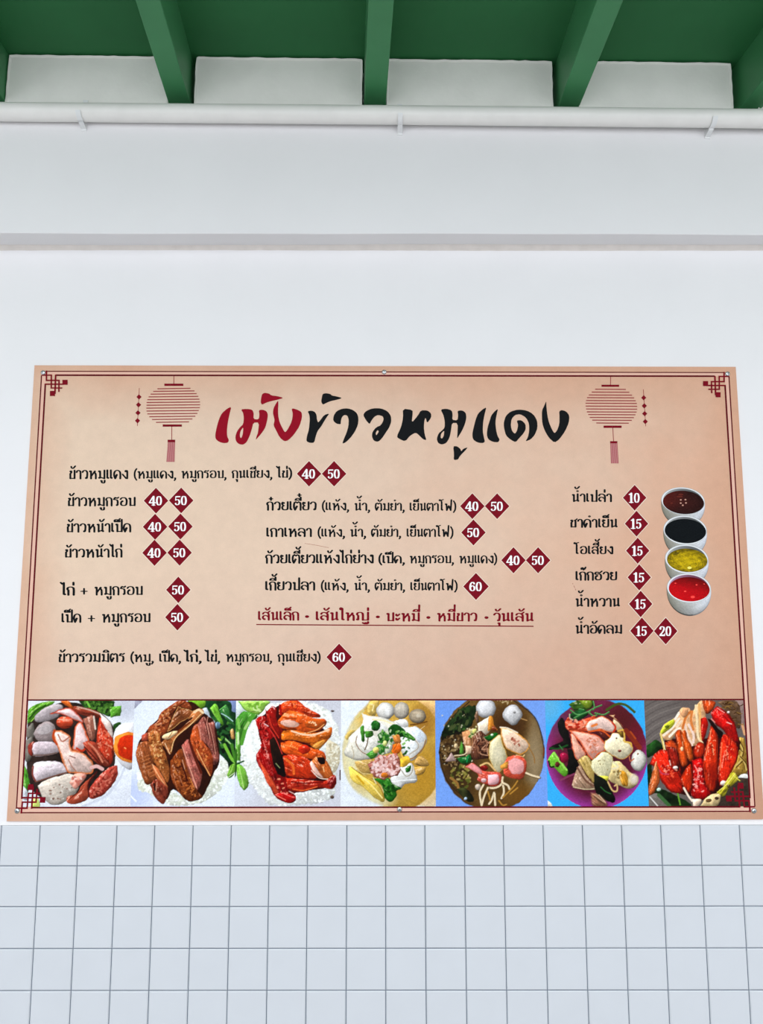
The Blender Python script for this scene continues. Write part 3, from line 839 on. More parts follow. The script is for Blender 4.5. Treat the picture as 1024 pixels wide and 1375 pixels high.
class Paint:
    """a picture kept as colour per point; shapes are given in the picture's own units"""
    def __init__(s, x, y, seed, bg):
        s.x, s.y = x, y; s.c = np.tile(np.array(bg, float), (len(x), 1)); s.r = np.random.RandomState(seed)
        s.g = s.r.rand(120, 120); s.n1 = s.mk(10); s.n2 = s.mk(24); s.n3 = s.mk(60)
    def mk(s, sc):
        g = s.r.rand(120, 120); u, v = (s.x + 200) / sc, (s.y + 200) / sc
        i, j = u.astype(int) % 118, v.astype(int) % 118; fu, fv = u - np.floor(u), v - np.floor(v)
        fu, fv = fu * fu * (3 - 2 * fu), fv * fv * (3 - 2 * fv)
        return (g[j, i] * (1 - fu) + g[j, i + 1] * fu) * (1 - fv) + (g[j + 1, i] * (1 - fu) + g[j + 1, i + 1] * fu) * fv - .5
    def fibre(s, u, v):
        u, v = u + 300.0, v + 300.0; i, j = u.astype(int) % 118, v.astype(int) % 118; fu, fv = u - np.floor(u), v - np.floor(v); g = s.g
        return (g[j, i] * (1 - fu) + g[j, i + 1] * fu) * (1 - fv) + (g[j + 1, i] * (1 - fu) + g[j + 1, i + 1] * fu) * fv - .5
    def sd(s, p, idx):
        px, py = s.x[idx], s.y[idx]; d = np.full(len(px), 1e9); ins = np.zeros(len(px), bool)
        for (ax, ay), (bx, by) in zip(p, p[1:] + p[:1]):
            dx, dy = bx - ax, by - ay
            t = np.clip(((px - ax) * dx + (py - ay) * dy) / (dx * dx + dy * dy + 1e-9), 0, 1)
            d = np.minimum(d, np.hypot(px - ax - t * dx, py - ay - t * dy))
            if dy != 0:
                cr = ((ay > py) != (by > py)) & (px < (bx - ax) * (py - ay) / dy + ax); ins ^= cr
        return np.where(ins, -d, d)
    def poly(s, p, col, edge=.84, ew=8, top=0, tex=.10, lt=.14, soft=3.5, smooth=True, rim=None, ang=(-.5, -.85), wob=7, fine=.06, bev=.30, bw=26, fib=.07):
        if tex <= .051: fib = 0.0
        if edge >= .9: bev = 0.0; fib *= .5
        p = [tuple(map(float, q)) for q in p]
        if smooth: p = [tuple(q) for q in catmull(p + [p[0]], 4)[:-1]]
        a = np.array(p); lo, hi = a.min(0) - 10, a.max(0) + 10
        idx = np.where((s.x > lo[0]) & (s.x < hi[0]) & (s.y > lo[1]) & (s.y < hi[1]))[0]
        if not len(idx): return
        d0 = s.sd(p, idx); d = d0 + s.n2[idx] * wob
        e = 9.0
        s.x += e * .55; s.y += e * .83; dp = s.sd(p, idx)
        s.x -= 2 * e * .55; s.y -= 2 * e * .83; dm = s.sd(p, idx)
        s.x += e * .55; s.y += e * .83
        slope = np.clip((dp - dm) / (2 * e), -1, 1)
        av = np.array(p) - np.mean(p, 0); w_, ev = np.linalg.eigh(av.T @ av); ux, uy = ev[:, 1]
        al_, ac_ = s.x[idx] * ux + s.y[idx] * uy, -s.x[idx] * uy + s.y[idx] * ux
        fb = s.fibre(al_ / 70, ac_ / 8) + .6 * s.fibre(al_ / 34 + 7, ac_ / 4.5 + 3)
        al = np.clip(.5 - d / soft, 0, 1)
        m_ = al > 0; k = idx[m_]; d = d[m_]; slope = slope[m_]; fb = fb[m_]; al = al[m_]
        c0 = (lo + hi) / 2; sz = (hi - lo) / 2
        g = ((s.x[k] - c0[0]) / sz[0] * ang[0] + (s.y[k] - c0[1]) / sz[1] * ang[1])
        f = 1 + lt * g + tex * 1.0 * s.n2[k] + tex * 1.4 * s.n3[k] + fine * 1.4 * s.n1[k] + fib * 1.6 * fb
        f *= 1 - bev * slope * np.exp(-np.maximum(-d, 0) / bw)
        f *= edge + (1 - edge) * np.clip(-d / ew, 0, 1)
        meat = max(col) - min(col) > 48 and sum(col) < 470 and bev > 0
        if meat: f *= 1 - .30 * np.clip((-fb - .26) / .14, 0, 1)
        cc = np.array(col, float)[None] * f[:, None]
        if meat:
            w = (np.clip((fb + .7 * s.n1[k] - .22) / .14, 0, 1) * np.clip(.30 - slope, 0, 1) * .5)[:, None]
            cc = cc * (1 - w) + np.array((255, 232, 214.)) * w
        if rim is not None:
            rc, rw = rim; w = np.clip(1.2 - (-d) / rw, 0, 1)[:, None]
            cc = cc * (1 - w) + np.array(rc, float)[None] * (1 + .2 * s.n1[k])[:, None] * w
        s.c[k] = s.c[k] * (1 - al[:, None]) + cc * al[:, None]
    def ell(s, cx, cy, rx, ry, col, rot=0, **kw):
        t = np.linspace(0, 2 * math.pi, 25)[:-1]; c, n = math.cos(rot), math.sin(rot)
        s.poly([(cx + rx * math.cos(a) * c - ry * math.sin(a) * n, cy + rx * math.cos(a) * n + ry * math.sin(a) * c) for a in t], col, smooth=False, **kw)
    def line(s, p, w, col, a=1.0):
        p = catmull(p, 5); q = np.array(p); lo, hi = q.min(0) - w - 6, q.max(0) + w + 6
        idx = np.where((s.x > lo[0]) & (s.x < hi[0]) & (s.y > lo[1]) & (s.y < hi[1]))[0]
        if not len(idx): return
        px, py = s.x[idx], s.y[idx]; d = np.full(len(idx), 1e9)
        for A, Bq in zip(p[:-1], p[1:]):
            dx, dy = Bq - A; t = np.clip(((px - A[0]) * dx + (py - A[1]) * dy) / (dx * dx + dy * dy + 1e-9), 0, 1)
            d = np.minimum(d, np.hypot(px - A[0] - t * dx, py - A[1] - t * dy))
        al = a * np.clip(.5 - (d - w / 2) / 3.5, 0, 1)[:, None]
        s.c[idx] = s.c[idx] * (1 - al) + np.array(col, float)[None] * al
    def specks(s, n, region, cols, size, asp=1.8):
        a = np.array(region, float); lo, hi = a.min(0), a.max(0); reg = [tuple(q) for q in a]
        k = 0; tries = 0
        while k < n and tries < n * 12:
            tries += 1
            x, y = s.r.uniform(lo[0], hi[0]), s.r.uniform(lo[1], hi[1]); ins = False
            for (ax, ay), (bx, by) in zip(reg, reg[1:] + reg[:1]):
                if (ay > y) != (by > y) and x < (bx - ax) * (y - ay) / (by - ay) + ax: ins = not ins
            if not ins: continue
            k += 1; r = s.r.uniform(*size); th = s.r.uniform(0, math.pi); col = cols[s.r.randint(len(cols))]
            dx, dy = math.cos(th) * r * (asp - 1), math.sin(th) * r * (asp - 1)
            s.line([(x - dx, y - dy), (x + dx, y + dy)], r * 1.6, col, .85)
    clip = None
    def glow(s, cx, cy, rx, ry, col, a):
        w = a * np.clip(1 - ((s.x - cx) / rx) ** 2 - ((s.y - cy) / ry) ** 2, 0, 1)[:, None]
        if s.clip: w = w * (((s.x - s.clip[0]) / s.clip[2]) ** 2 + ((s.y - s.clip[1]) / s.clip[3]) ** 2 < 1)[:, None]
        s.c = s.c * (1 - w) + np.array(col, float)[None] * w

def photo(quad, org, sc, painter, seed, bg, label, dens=1.35):
    tl, tr, br, bl = [np.array(q, float) for q in quad]
    nu = int(np.hypot(*(tr - tl)) * dens); nv = int(np.hypot(*(bl - tl)) * dens)
    u, v = np.meshgrid(np.linspace(0, 1, nu), np.linspace(0, 1, nv)); u, v = u.ravel()[:, None], v.ravel()[:, None]
    P = (tl * (1 - u) + tr * u) * (1 - v) + (bl * (1 - u) + br * u) * v
    pt = Paint((P[:, 0] - org[0]) * sc, (P[:, 1] - org[1]) * sc, seed, bg)
    painter(pt)
    pt.c *= (1 + .05 * pt.n1 + .03 * pt.r.randn(len(pt.n1)))[:, None]
    # board-plane coordinates of the grid
    d = np.c_[(P[:, 0] - FW / 2) / FPX, np.ones(len(P)), (FH / 2 - P[:, 1]) / FPX] @ RM.T
    t = (YB - CAM[1]) / d[:, 1]
    pts = np.c_[CAM[0] + t * d[:, 0] - BCX, np.full(len(P), yl(1.5)), CAM[2] + t * d[:, 2] - BCZ]
    k = np.arange(nu * nv).reshape(nv, nu)
    f = np.stack([k[1:, :-1], k[1:, 1:], k[:-1, 1:], k[:-1, :-1]], -1).reshape(-1, 4)
    me = bpy.data.meshes.new('food_photo'); me.from_pydata(pts.tolist(), [], f.tolist()); me.update()
    me.materials.append(M_PRINT); setprint(me, pt.c)
    o = bpy.data.objects.new('food_photo', me); COL.objects.link(o); o.parent = board; o['label'] = label
    return o

def p1(p):
    p.glow(700, 500, 500, 600, (232, 234, 240), .6); p.glow(900, 130, 160, 120, (196, 198, 210), .9)
    p.poly([(560, 860), (700, 800), (830, 690), (880, 560), (960, 570), (960, 870)], (226, 229, 238), edge=.9, tex=.02, fine=.01, lt=.05)
    p.line([(600, 850), (760, 780), (860, 660), (900, 570)], 16, (198, 202, 214), .7)
    p.poly([(200, 160), (500, 95), (720, 170), (830, 300), (830, 540), (760, 660), (600, 770), (480, 800), (320, 800), (200, 640)], (58, 46, 42), tex=.3, edge=1)
    p.poly([(195, 260), (205, 160), (240, 125), (300, 100), (400, 90), (330, 150), (280, 180), (240, 225)], (92, 148, 48), edge=.8)
    p.line([(215, 215), (260, 160), (330, 120)], 14, (54, 92, 30)); p.line([(225, 235), (280, 180), (340, 145)], 8, (150, 190, 90))
    p.poly([(560, 80), (800, 80), (825, 130), (795, 200), (720, 170), (630, 150)], (44, 78, 34), tex=.4, edge=.9)
    p.specks(70, [(600, 95), (800, 95), (800, 190), (640, 140)], [(96, 140, 62), (30, 52, 22), (70, 110, 44)], (5, 12))
    p.poly([(795, 130), (880, 120), (872, 195), (800, 205)], (104, 168, 62), smooth=False, edge=.85); p.line([(630, 95), (650, 130)], 14, (130, 190, 80))
    p.poly([(818, 262), (858, 240), (876, 255), (832, 312)], (46, 80, 34))
    p.poly([(160, 540), (188, 570), (216, 690), (195, 760), (158, 700)], (92, 158, 58))
    for q in ([(190, 285), (240, 250), (245, 350), (190, 350)], [(182, 380), (235, 350), (225, 500), (180, 520)]): p.poly(q, (118, 112, 104), tex=.2)
    p.poly([(205, 400), (250, 385), (240, 480), (205, 470)], (140, 60, 50))
    p.poly([(250, 200), (320, 140), (400, 108), (455, 128), (420, 200), (330, 235), (260, 238)], (176, 164, 166))
    p.poly([(243, 325), (280, 265), (340, 235), (398, 265), (398, 340), (370, 385), (280, 378)], (158, 143, 142)); p.poly([(262, 300), (330, 250), (385, 285), (350, 320), (290, 330)], (190, 178, 178), edge=.95)
    p.poly([(230, 435), (255, 388), (380, 385), (435, 440), (400, 468), (260, 490)], (196, 180, 184)); p.line([(240, 480), (330, 478), (410, 462)], 10, (120, 98, 92))
    p.poly([(232, 575), (262, 530), (430, 530), (485, 605), (400, 625), (258, 672)], (210, 196, 200)); p.line([(240, 560), (236, 620), (258, 668)], 12, (138, 70, 62)); p.line([(300, 560), (360, 580), (420, 540)], 8, (232, 222, 226)); p.line([(262, 672), (400, 628), (480, 606)], 9, (120, 82, 70))
    p.poly([(272, 700), (330, 660), (500, 615), (550, 640), (570, 720), (500, 800), (400, 840), (320, 800)], (196, 184, 172)); p.specks(26, [(330, 700), (540, 680), (480, 800), (360, 800)], [(150, 122, 108), (222, 214, 206), (130, 96, 84)], (5, 9), 1.2)
    p.poly([(515, 125), (620, 135), (725, 175), (712, 212), (600, 192), (530, 165)], (146, 66, 48)); p.line([(560, 130), (640, 150), (720, 180)], 10, (206, 168, 150))
    p.poly([(440, 90), (500, 88), (528, 145), (480, 122)], (222, 112, 48))
    p.poly([(363, 180), (440, 148), (512, 140), (580, 200), (604, 248), (520, 218), (440, 182)], (232, 198, 196), rim=((176, 62, 42), 11))
    p.ell(470, 244, 62, 44, (190, 76, 50), tex=.2)
    p.poly([(525, 425), (545, 268), (590, 243), (628, 330), (645, 388), (600, 450), (530, 442)], (226, 196, 194), rim=((206, 84, 46), 13)); p.line([(555, 430), (600, 448), (640, 390)], 14, (190, 62, 36))
    p.poly([(600, 215), (680, 198), (694, 330), (668, 378), (640, 340)], (152, 98, 82)); p.line([(678, 200), (690, 290)], 12, (224, 206, 190))
    p.poly([(702, 320), (722, 205), (785, 260), (818, 360), (822, 480), (800, 548), (740, 522), (698, 420)], (186, 66, 44), tex=.2); p.poly([(724, 178), (800, 245), (818, 350), (788, 320), (740, 240)], (236, 216, 206))
    p.specks(40, [(715, 280), (790, 300), (810, 450), (780, 520), (710, 420)], [(214, 112, 84), (142, 38, 28), (228, 150, 120)], (4, 8))
    p.poly([(595, 390), (640, 376), (692, 390), (724, 450), (795, 545), (760, 562), (700, 540), (640, 470)], (160, 70, 52), tex=.2); p.line([(640, 392), (690, 440), (742, 530)], 12, (206, 130, 104)); p.line([(610, 420), (660, 470), (720, 540)], 9, (92, 34, 26))
    p.poly([(380, 310), (430, 300), (470, 318), (512, 350), (506, 390), (522, 440), (600, 465), (665, 525), (678, 580), (650, 617), (560, 610), (490, 602), (455, 530), (425, 440), (396, 370)], (232, 204, 194), rim=((208, 112, 62), 14)); p.line([(420, 330), (450, 380), (500, 350)], 9, (178, 110, 90)); p.line([(505, 485), (545, 500)], 6, (120, 60, 50)); p.line([(495, 510), (520, 560), (550, 595)], 6, (170, 110, 90)); p.line([(395, 300), (385, 350), (410, 400)], 16, (190, 80, 38))
    p.poly([(850, 553), (852, 620), (805, 705), (730, 775), (655, 795), (640, 740), (690, 660), (760, 590), (812, 560)], (168, 70, 58), tex=.18); p.specks(70, [(690, 690), (820, 580), (830, 640), (720, 770), (660, 780)], [(206, 120, 100), (126, 40, 34), (190, 96, 80)], (4, 7))
    p.poly([(700, 600), (640, 680), (640, 785), (560, 830), (488, 828), (488, 780), (550, 760), (600, 690)], (176, 84, 62), tex=.18); p.line([(700, 600), (640, 690), (645, 780)], 9, (88, 30, 26))
    p.poly([(503, 680), (540, 615), (625, 620), (590, 680), (545, 728)], (216, 152, 136), tex=.3); p.specks(14, [(520, 640), (620, 630), (550, 710)], [(240, 206, 196), (190, 110, 96)], (6, 10))
    p.line([(660, 570), (700, 560), (740, 580)], 26, (220, 176, 172))
    p.poly([(818, 400), (828, 310), (870, 258), (930, 248), (975, 270), (965, 560), (900, 565), (845, 505)], (230, 227, 231), tex=.03, fine=.02, edge=.85)
    p.poly([(818, 420), (835, 350), (880, 322), (975, 328), (970, 520), (900, 525), (846, 485)], (232, 140, 58), edge=.9); p.poly([(850, 410), (875, 350), (975, 345), (970, 505), (905, 505), (862, 475)], (208, 58, 22), edge=.9, tex=.15); p.line([(900, 425), (910, 432)], 8, (250, 170, 110))
    p.poly([(230, 800), (270, 780), (290, 860), (228, 860)], (202, 214, 120)); p.poly([(160, 690), (200, 740), (200, 800), (160, 790)], (206, 210, 216))

def p2(p):
    p.glow(500, 500, 700, 700, (232, 236, 246), .7); p.poly([(40, 90), (140, 95), (70, 165), (40, 170)], (160, 160, 176), edge=1)
    p.glow(60, 900, 220, 200, (188, 198, 232), .8); p.line([(30, 915), (80, 965)], 12, (244, 246, 252)); p.poly([(860, 95), (940, 95), (945, 260), (900, 200)], (126, 140, 180), edge=1, tex=.05)
    rice = [(90, 720), (150, 690), (350, 820), (420, 900), (640, 880), (760, 650), (860, 590), (895, 660), (850, 800), (770, 900), (640, 975), (480, 1000), (340, 985), (200, 900), (110, 870)]
    p.poly(rice, (226, 227, 216), edge=.92, tex=.08, wob=22); p.specks(330, rice, [(244, 246, 242), (214, 216, 200), (236, 238, 230), (198, 202, 186)], (6, 11))
    p.poly([(520, 100), (860, 95), (905, 190), (945, 240), (945, 640), (880, 745), (870, 640), (800, 560), (760, 480), (750, 300), (680, 220), (560, 150)], (30, 66, 38), tex=.4, edge=.9)
    p.specks(70, [(740, 150), (900, 230), (930, 600), (830, 560), (770, 400)], [(20, 44, 26), (54, 104, 54), (84, 140, 60), (16, 30, 22)], (8, 18))
    p.poly([(528, 100), (672, 100), (664, 160), (600, 172), (540, 140)], (126, 176, 54)); p.poly([(712, 165), (765, 128), (802, 215), (835, 310), (790, 285)], (124, 188, 66)); p.poly([(800, 200), (855, 135), (900, 240), (930, 320), (860, 270)], (60, 118, 60))
    p.line([(815, 212), (865, 240), (912, 278)], 7, (186, 220, 220)); p.line([(800, 180), (850, 140)], 8, (120, 200, 100)); p.line([(840, 480), (870, 540), (905, 605), (945, 640)], 26, (128, 186, 72)); p.line([(900, 480), (920, 560), (935, 620)], 26, (76, 130, 48)); p.line([(850, 430), (890, 470)], 12, (160, 200, 130))
    p.poly([(860, 740), (890, 660), (930, 640), (930, 720), (882, 768)], (116, 168, 62)); p.line([(865, 765), (925, 722)], 6, (214, 230, 190)); p.poly([(890, 360), (912, 345), (928, 420), (902, 425)], (206, 158, 96)); p.ell(782, 312, 26, 30, (104, 134, 158)); p.line([(780, 420), (805, 440)], 10, (190, 204, 70)); p.line([(770, 410), (810, 470)], 4, (200, 220, 190))
    p.poly([(645, 170), (690, 165), (722, 240), (765, 285), (735, 305), (680, 245)], (186, 196, 204))
    p.poly([(400, 130), (560, 110), (680, 220), (760, 300), (800, 600), (740, 740), (650, 930), (530, 960), (400, 860), (330, 960), (200, 820), (90, 600), (100, 470), (200, 330)], (58, 28, 18), edge=1, tex=.2)
    T = dict(tex=.22, fine=.16)
    p.poly([(430, 105), (510, 100), (560, 175), (440, 165), (380, 265), (350, 365), (300, 405), (200, 405), (188, 330), (260, 285), (300, 200)], (148, 74, 42), **T)
    p.specks(60, [(300, 220), (430, 120), (380, 240), (300, 390), (200, 380)], [(196, 118, 70), (96, 44, 24), (222, 160, 110)], (4, 9))
    p.poly([(440, 152), (560, 190), (568, 230), (460, 290), (348, 372), (395, 250)], (134, 78, 46), rim=((208, 156, 96), 7), **T)
    p.poly([(540, 240), (570, 190), (640, 168), (664, 212), (560, 310), (420, 430), (380, 565), (330, 505), (298, 460), (390, 400), (500, 310)], (184, 114, 66), **T)
    p.line([(580, 200), (620, 180), (655, 205)], 20, (240, 210, 168)); p.line([(640, 215), (540, 315), (420, 420), (380, 540)], 8, (232, 186, 132)); p.line([(540, 290), (440, 370), (350, 440)], 16, (120, 62, 30)); p.line([(560, 250), (470, 320), (420, 350)], 14, (60, 28, 16))
    p.poly([(302, 410), (345, 380), (432, 358), (422, 392), (370, 432), (310, 428)], (236, 200, 154), edge=.8); p.line([(360, 420), (390, 375)], 5, (150, 90, 50)); p.line([(330, 470), (370, 560)], 6, (240, 200, 160))
    p.poly([(90, 500), (112, 465), (190, 455), (218, 600), (264, 740), (205, 812), (160, 812), (108, 680), (78, 570)], (146, 82, 48), **T)
    for k in range(7): p.line([(115 + k * 14, 600 + k * 26), (190 + k * 8, 570 + k * 28)], 7, (196, 124, 76), .8)
    p.poly([(130, 400), (180, 375), (190, 440), (130, 450)], (150, 70, 52), **T)
    p.poly([(183, 380), (270, 365), (302, 480), (345, 590), (370, 700), (352, 810), (300, 725), (220, 600), (193, 470)], (168, 100, 54), **T); p.specks(60, [(200, 400), (270, 390), (340, 640), (310, 700), (220, 560)], [(214, 156, 96), (120, 62, 32), (232, 190, 130)], (4, 9))
    p.poly([(218, 645), (282, 700), (355, 845), (322, 835), (258, 765)], (196, 112, 68)); p.line([(222, 650), (270, 740), (345, 850)], 6, (236, 186, 136))
    p.poly([(200, 820), (260, 778), (356, 855), (332, 975), (296, 985), (240, 925)], (130, 62, 46), **T); p.line([(235, 815), (245, 870)], 14, (40, 20, 14)); p.line([(262, 800), (250, 880)], 5, (214, 160, 130))
    p.poly([(598, 320), (660, 235), (700, 290), (755, 288), (760, 400), (795, 600), (740, 650), (720, 525), (640, 430)], (148, 86, 76), **T)
    for q in ([(660, 250), (690, 340), (705, 430)], [(700, 300), (730, 420), (755, 560)], [(690, 240), (680, 300), (700, 400)]): p.line(q, 8, (96, 44, 40)); p.line([(a + 9, b) for a, b in q], 5, (206, 148, 128))
    p.poly([(545, 430), (570, 335), (612, 305), (642, 430), (722, 535), (742, 640), (722, 752), (680, 695), (605, 590), (558, 490)], (176, 82, 42), **T); p.line([(575, 345), (612, 312), (640, 440)], 10, (206, 130, 110)); p.line([(600, 520), (660, 640), (716, 745)], 8, (232, 170, 110)); p.specks(30, [(570, 440), (640, 460), (730, 640), (690, 680)], [(220, 140, 80), (120, 48, 24)], (4, 8))
    p.poly([(376, 620), (462, 512), (505, 600), (545, 720), (612, 880), (648, 932), (530, 965), (430, 865), (378, 740)], (132, 68, 34), **T); p.specks(70, [(390, 650), (450, 560), (540, 760), (610, 920), (530, 940), (430, 840)], [(196, 116, 60), (84, 38, 18), (170, 92, 44)], (4, 10))
    p.poly([(470, 490), (530, 435), (575, 560), (625, 660), (648, 740), (610, 870), (545, 745), (500, 600)], (164, 94, 84), **T); p.line([(480, 500), (520, 620), (560, 730), (600, 850)], 8, (226, 164, 140)); p.line([(540, 450), (590, 600), (640, 720)], 22, (96, 40, 26)); p.line([(470, 640), (500, 720), (520, 790)], 12, (70, 28, 18)); p.line([(478, 610), (500, 690)], 6, (214, 160, 130)); p.line([(540, 760), (580, 850)], 5, (224, 150, 90))

def p3(p):
    p.glow(60, 800, 200, 300, (220, 224, 234), .8); p.poly([(40, 90), (110, 95), (110, 240), (40, 260)], (208, 216, 214), edge=1)
    rice = [(300, 130), (420, 120), (560, 95), (720, 130), (850, 200), (925, 350), (950, 520), (930, 640), (905, 700), (895, 880), (800, 965), (560, 1000), (400, 1000), (300, 970), (220, 870), (130, 770), (80, 600), (76, 500), (110, 400), (200, 260)]
    p.poly(rice, (228, 229, 226), edge=.9, tex=.06, wob=26); p.specks(620, rice, [(248, 249, 248), (222, 223, 218), (240, 242, 240), (206, 208, 198)], (6, 11))
    p.poly([(820, 420), (930, 500), (930, 640), (880, 720), (820, 600)], (206, 196, 172), edge=.95, tex=.08); p.specks(50, [(820, 420), (930, 500), (930, 640), (860, 700)], [(232, 228, 212), (190, 176, 146)], (6, 11))
    p.poly([(110, 190), (215, 215), (220, 250), (150, 300), (110, 420), (60, 470), (40, 400), (42, 260)], (74, 134, 52), tex=.2)
    p.poly([(58, 105), (322, 105), (300, 150), (240, 222), (150, 192), (120, 182)], (156, 198, 92), tex=.15); p.specks(20, [(120, 120), (290, 120), (230, 200)], [(206, 228, 160), (120, 170, 60)], (8, 14)); p.line([(70, 110), (130, 185), (240, 222)], 7, (96, 150, 50))
    p.line([(190, 230), (130, 330), (90, 470)], 34, (92, 158, 60)); p.line([(150, 290), (120, 340)], 22, (160, 200, 120)); p.line([(60, 260), (70, 340)], 22, (130, 186, 90))
    p.poly([(38, 380), (75, 375), (80, 640), (42, 645)], (112, 172, 74), tex=.2); p.line([(60, 380), (62, 470)], 18, (200, 224, 170)); p.ell(60, 630, 28, 14, (190, 210, 190)); p.line([(40, 650), (110, 620)], 12, (40, 84, 40))
    p.poly([(38, 660), (80, 648), (132, 715), (150, 830), (105, 868), (60, 785)], (122, 178, 72)); p.line([(70, 670), (90, 760), (108, 850)], 8, (180, 216, 130)); p.poly([(0, 560), (50, 520), (45, 740), (0, 740)], (70, 120, 46))
    T = dict(tex=.22, fine=.14)
    p.poly([(240, 250), (420, 140), (480, 200), (700, 300), (800, 350), (770, 480), (760, 560), (800, 640), (870, 760), (860, 840), (560, 890), (460, 930), (300, 700)], (62, 14, 10), edge=1)
    p.poly([(415, 140), (480, 105), (570, 98), (640, 155), (755, 215), (755, 248), (640, 242), (560, 205), (480, 195), (420, 225)], (206, 68, 30), **T); p.line([(422, 140), (430, 220)], 18, (160, 20, 20)); p.specks(20, [(480, 110), (580, 110), (560, 180)], [(240, 120, 60), (160, 40, 20)], (4, 9))
    p.poly([(296, 175), (312, 190), (350, 150), (388, 165), (392, 270), (445, 345), (435, 450), (380, 385), (315, 300)], (150, 30, 24), **T); p.line([(345, 160), (360, 152), (375, 175)], 6, (240, 210, 210)); p.line([(320, 220), (350, 320), (410, 420)], 10, (200, 60, 44))
    p.poly([(210, 270), (250, 235), (300, 240), (332, 340), (382, 400), (445, 560), (475, 760), (560, 940), (492, 980), (375, 922), (300, 760), (226, 640), (220, 560), (260, 490), (238, 380)], (150, 22, 22), **T)
    p.poly([(245, 620), (335, 745), (405, 880), (380, 905), (290, 765)], (212, 84, 54)); p.poly([(330, 440), (385, 415), (445, 560), (470, 745), (400, 725), (350, 595)], (38, 24, 18), tex=.3)
    p.specks(40, [(240, 280), (300, 260), (330, 500), (260, 640)], [(190, 50, 44), (96, 8, 10), (226, 120, 110)], (4, 10)); p.line([(285, 300), (320, 320)], 7, (240, 214, 214)); p.line([(330, 340), (390, 440), (440, 560)], 7, (206, 70, 60)); p.line([(385, 640), (420, 680)], 7, (150, 160, 110)); p.specks(16, [(360, 760), (470, 780), (500, 920), (410, 900)], [(232, 150, 120), (110, 10, 12)], (5, 10)); p.poly([(370, 910), (450, 890), (560, 935), (490, 982)], (186, 26, 26)); p.line([(390, 915), (470, 955)], 7, (240, 130, 110)); p.line([(500, 880), (560, 910)], 6, (232, 200, 190))
    p.poly([(398, 280), (480, 192), (582, 200), (705, 248), (800, 258), (820, 300), (762, 355), (660, 380), (540, 365), (428, 335)], (212, 92, 36), **T); p.ell(505, 298, 80, 30, (226, 178, 160), rot=.15, edge=.9); p.ell(720, 300, 85, 42, (190, 92, 36), tex=.2); p.line([(650, 380), (740, 350), (800, 305)], 8, (236, 170, 110)); p.specks(8, [(660, 280), (770, 290), (700, 330)], [(255, 220, 180)], (4, 7))
    p.poly([(433, 390), (460, 360), (560, 358), (680, 382), (800, 360), (862, 328), (864, 390), (812, 465), (742, 522), (690, 492), (660, 472), (540, 442), (440, 442)], (206, 106, 34), **T); p.line([(520, 362), (620, 392), (720, 392), (840, 350)], 14, (244, 206, 176)); p.poly([(690, 492), (760, 450), (812, 440), (770, 510), (735, 520)], (226, 150, 70)); p.line([(470, 440), (600, 458), (680, 470)], 7, (96, 26, 12))
    p.poly([(426, 460), (520, 446), (600, 470), (700, 510), (792, 540), (812, 612), (700, 604), (600, 584), (450, 545)], (220, 92, 34), **T); p.line([(450, 480), (560, 510), (660, 560)], 7, (246, 150, 80)); p.ell(630, 520, 50, 40, (190, 50, 26), tex=.2)
    p.poly([(446, 575), (540, 566), (660, 600), (725, 700), (730, 770), (600, 768), (480, 745)], (184, 58, 28), **T); p.line([(470, 600), (530, 660), (540, 730)], 20, (226, 110, 50)); p.line([(470, 745), (590, 770), (720, 770)], 9, (100, 14, 12)); p.line([(600, 650), (615, 665)], 7, (240, 190, 170))
    p.poly([(676, 640), (740, 575), (802, 595), (872, 720), (878, 772), (800, 778), (720, 725)], (196, 104, 50), **T); p.poly([(676, 640), (700, 625), (745, 700), (790, 765), (740, 745), (700, 700)], (232, 190, 176)); p.poly([(738, 590), (800, 588), (805, 640), (760, 642)], (36, 16, 12)); p.line([(690, 700), (760, 765), (870, 778)], 7, (250, 226, 210)); p.line([(790, 670), (800, 710)], 8, (246, 196, 140))
    p.poly([(468, 765), (600, 775), (800, 792), (880, 738), (908, 790), (872, 862), (760, 850), (620, 888), (500, 872)], (172, 48, 30), **T); p.line([(520, 800), (640, 810), (790, 800)], 9, (110, 18, 16)); p.line([(530, 860), (620, 872), (740, 840)], 8, (226, 110, 60)); p.poly([(830, 800), (890, 750), (905, 800), (860, 858)], (120, 10, 16))
    p.ell(560, 905, 14, 8, (250, 230, 220)); p.ell(875, 190, 16, 9, (90, 66, 60)); p.ell(870, 930, 16, 14, (96, 76, 66)); p.line([(938, 700), (938, 780)], 10, (60, 30, 26))

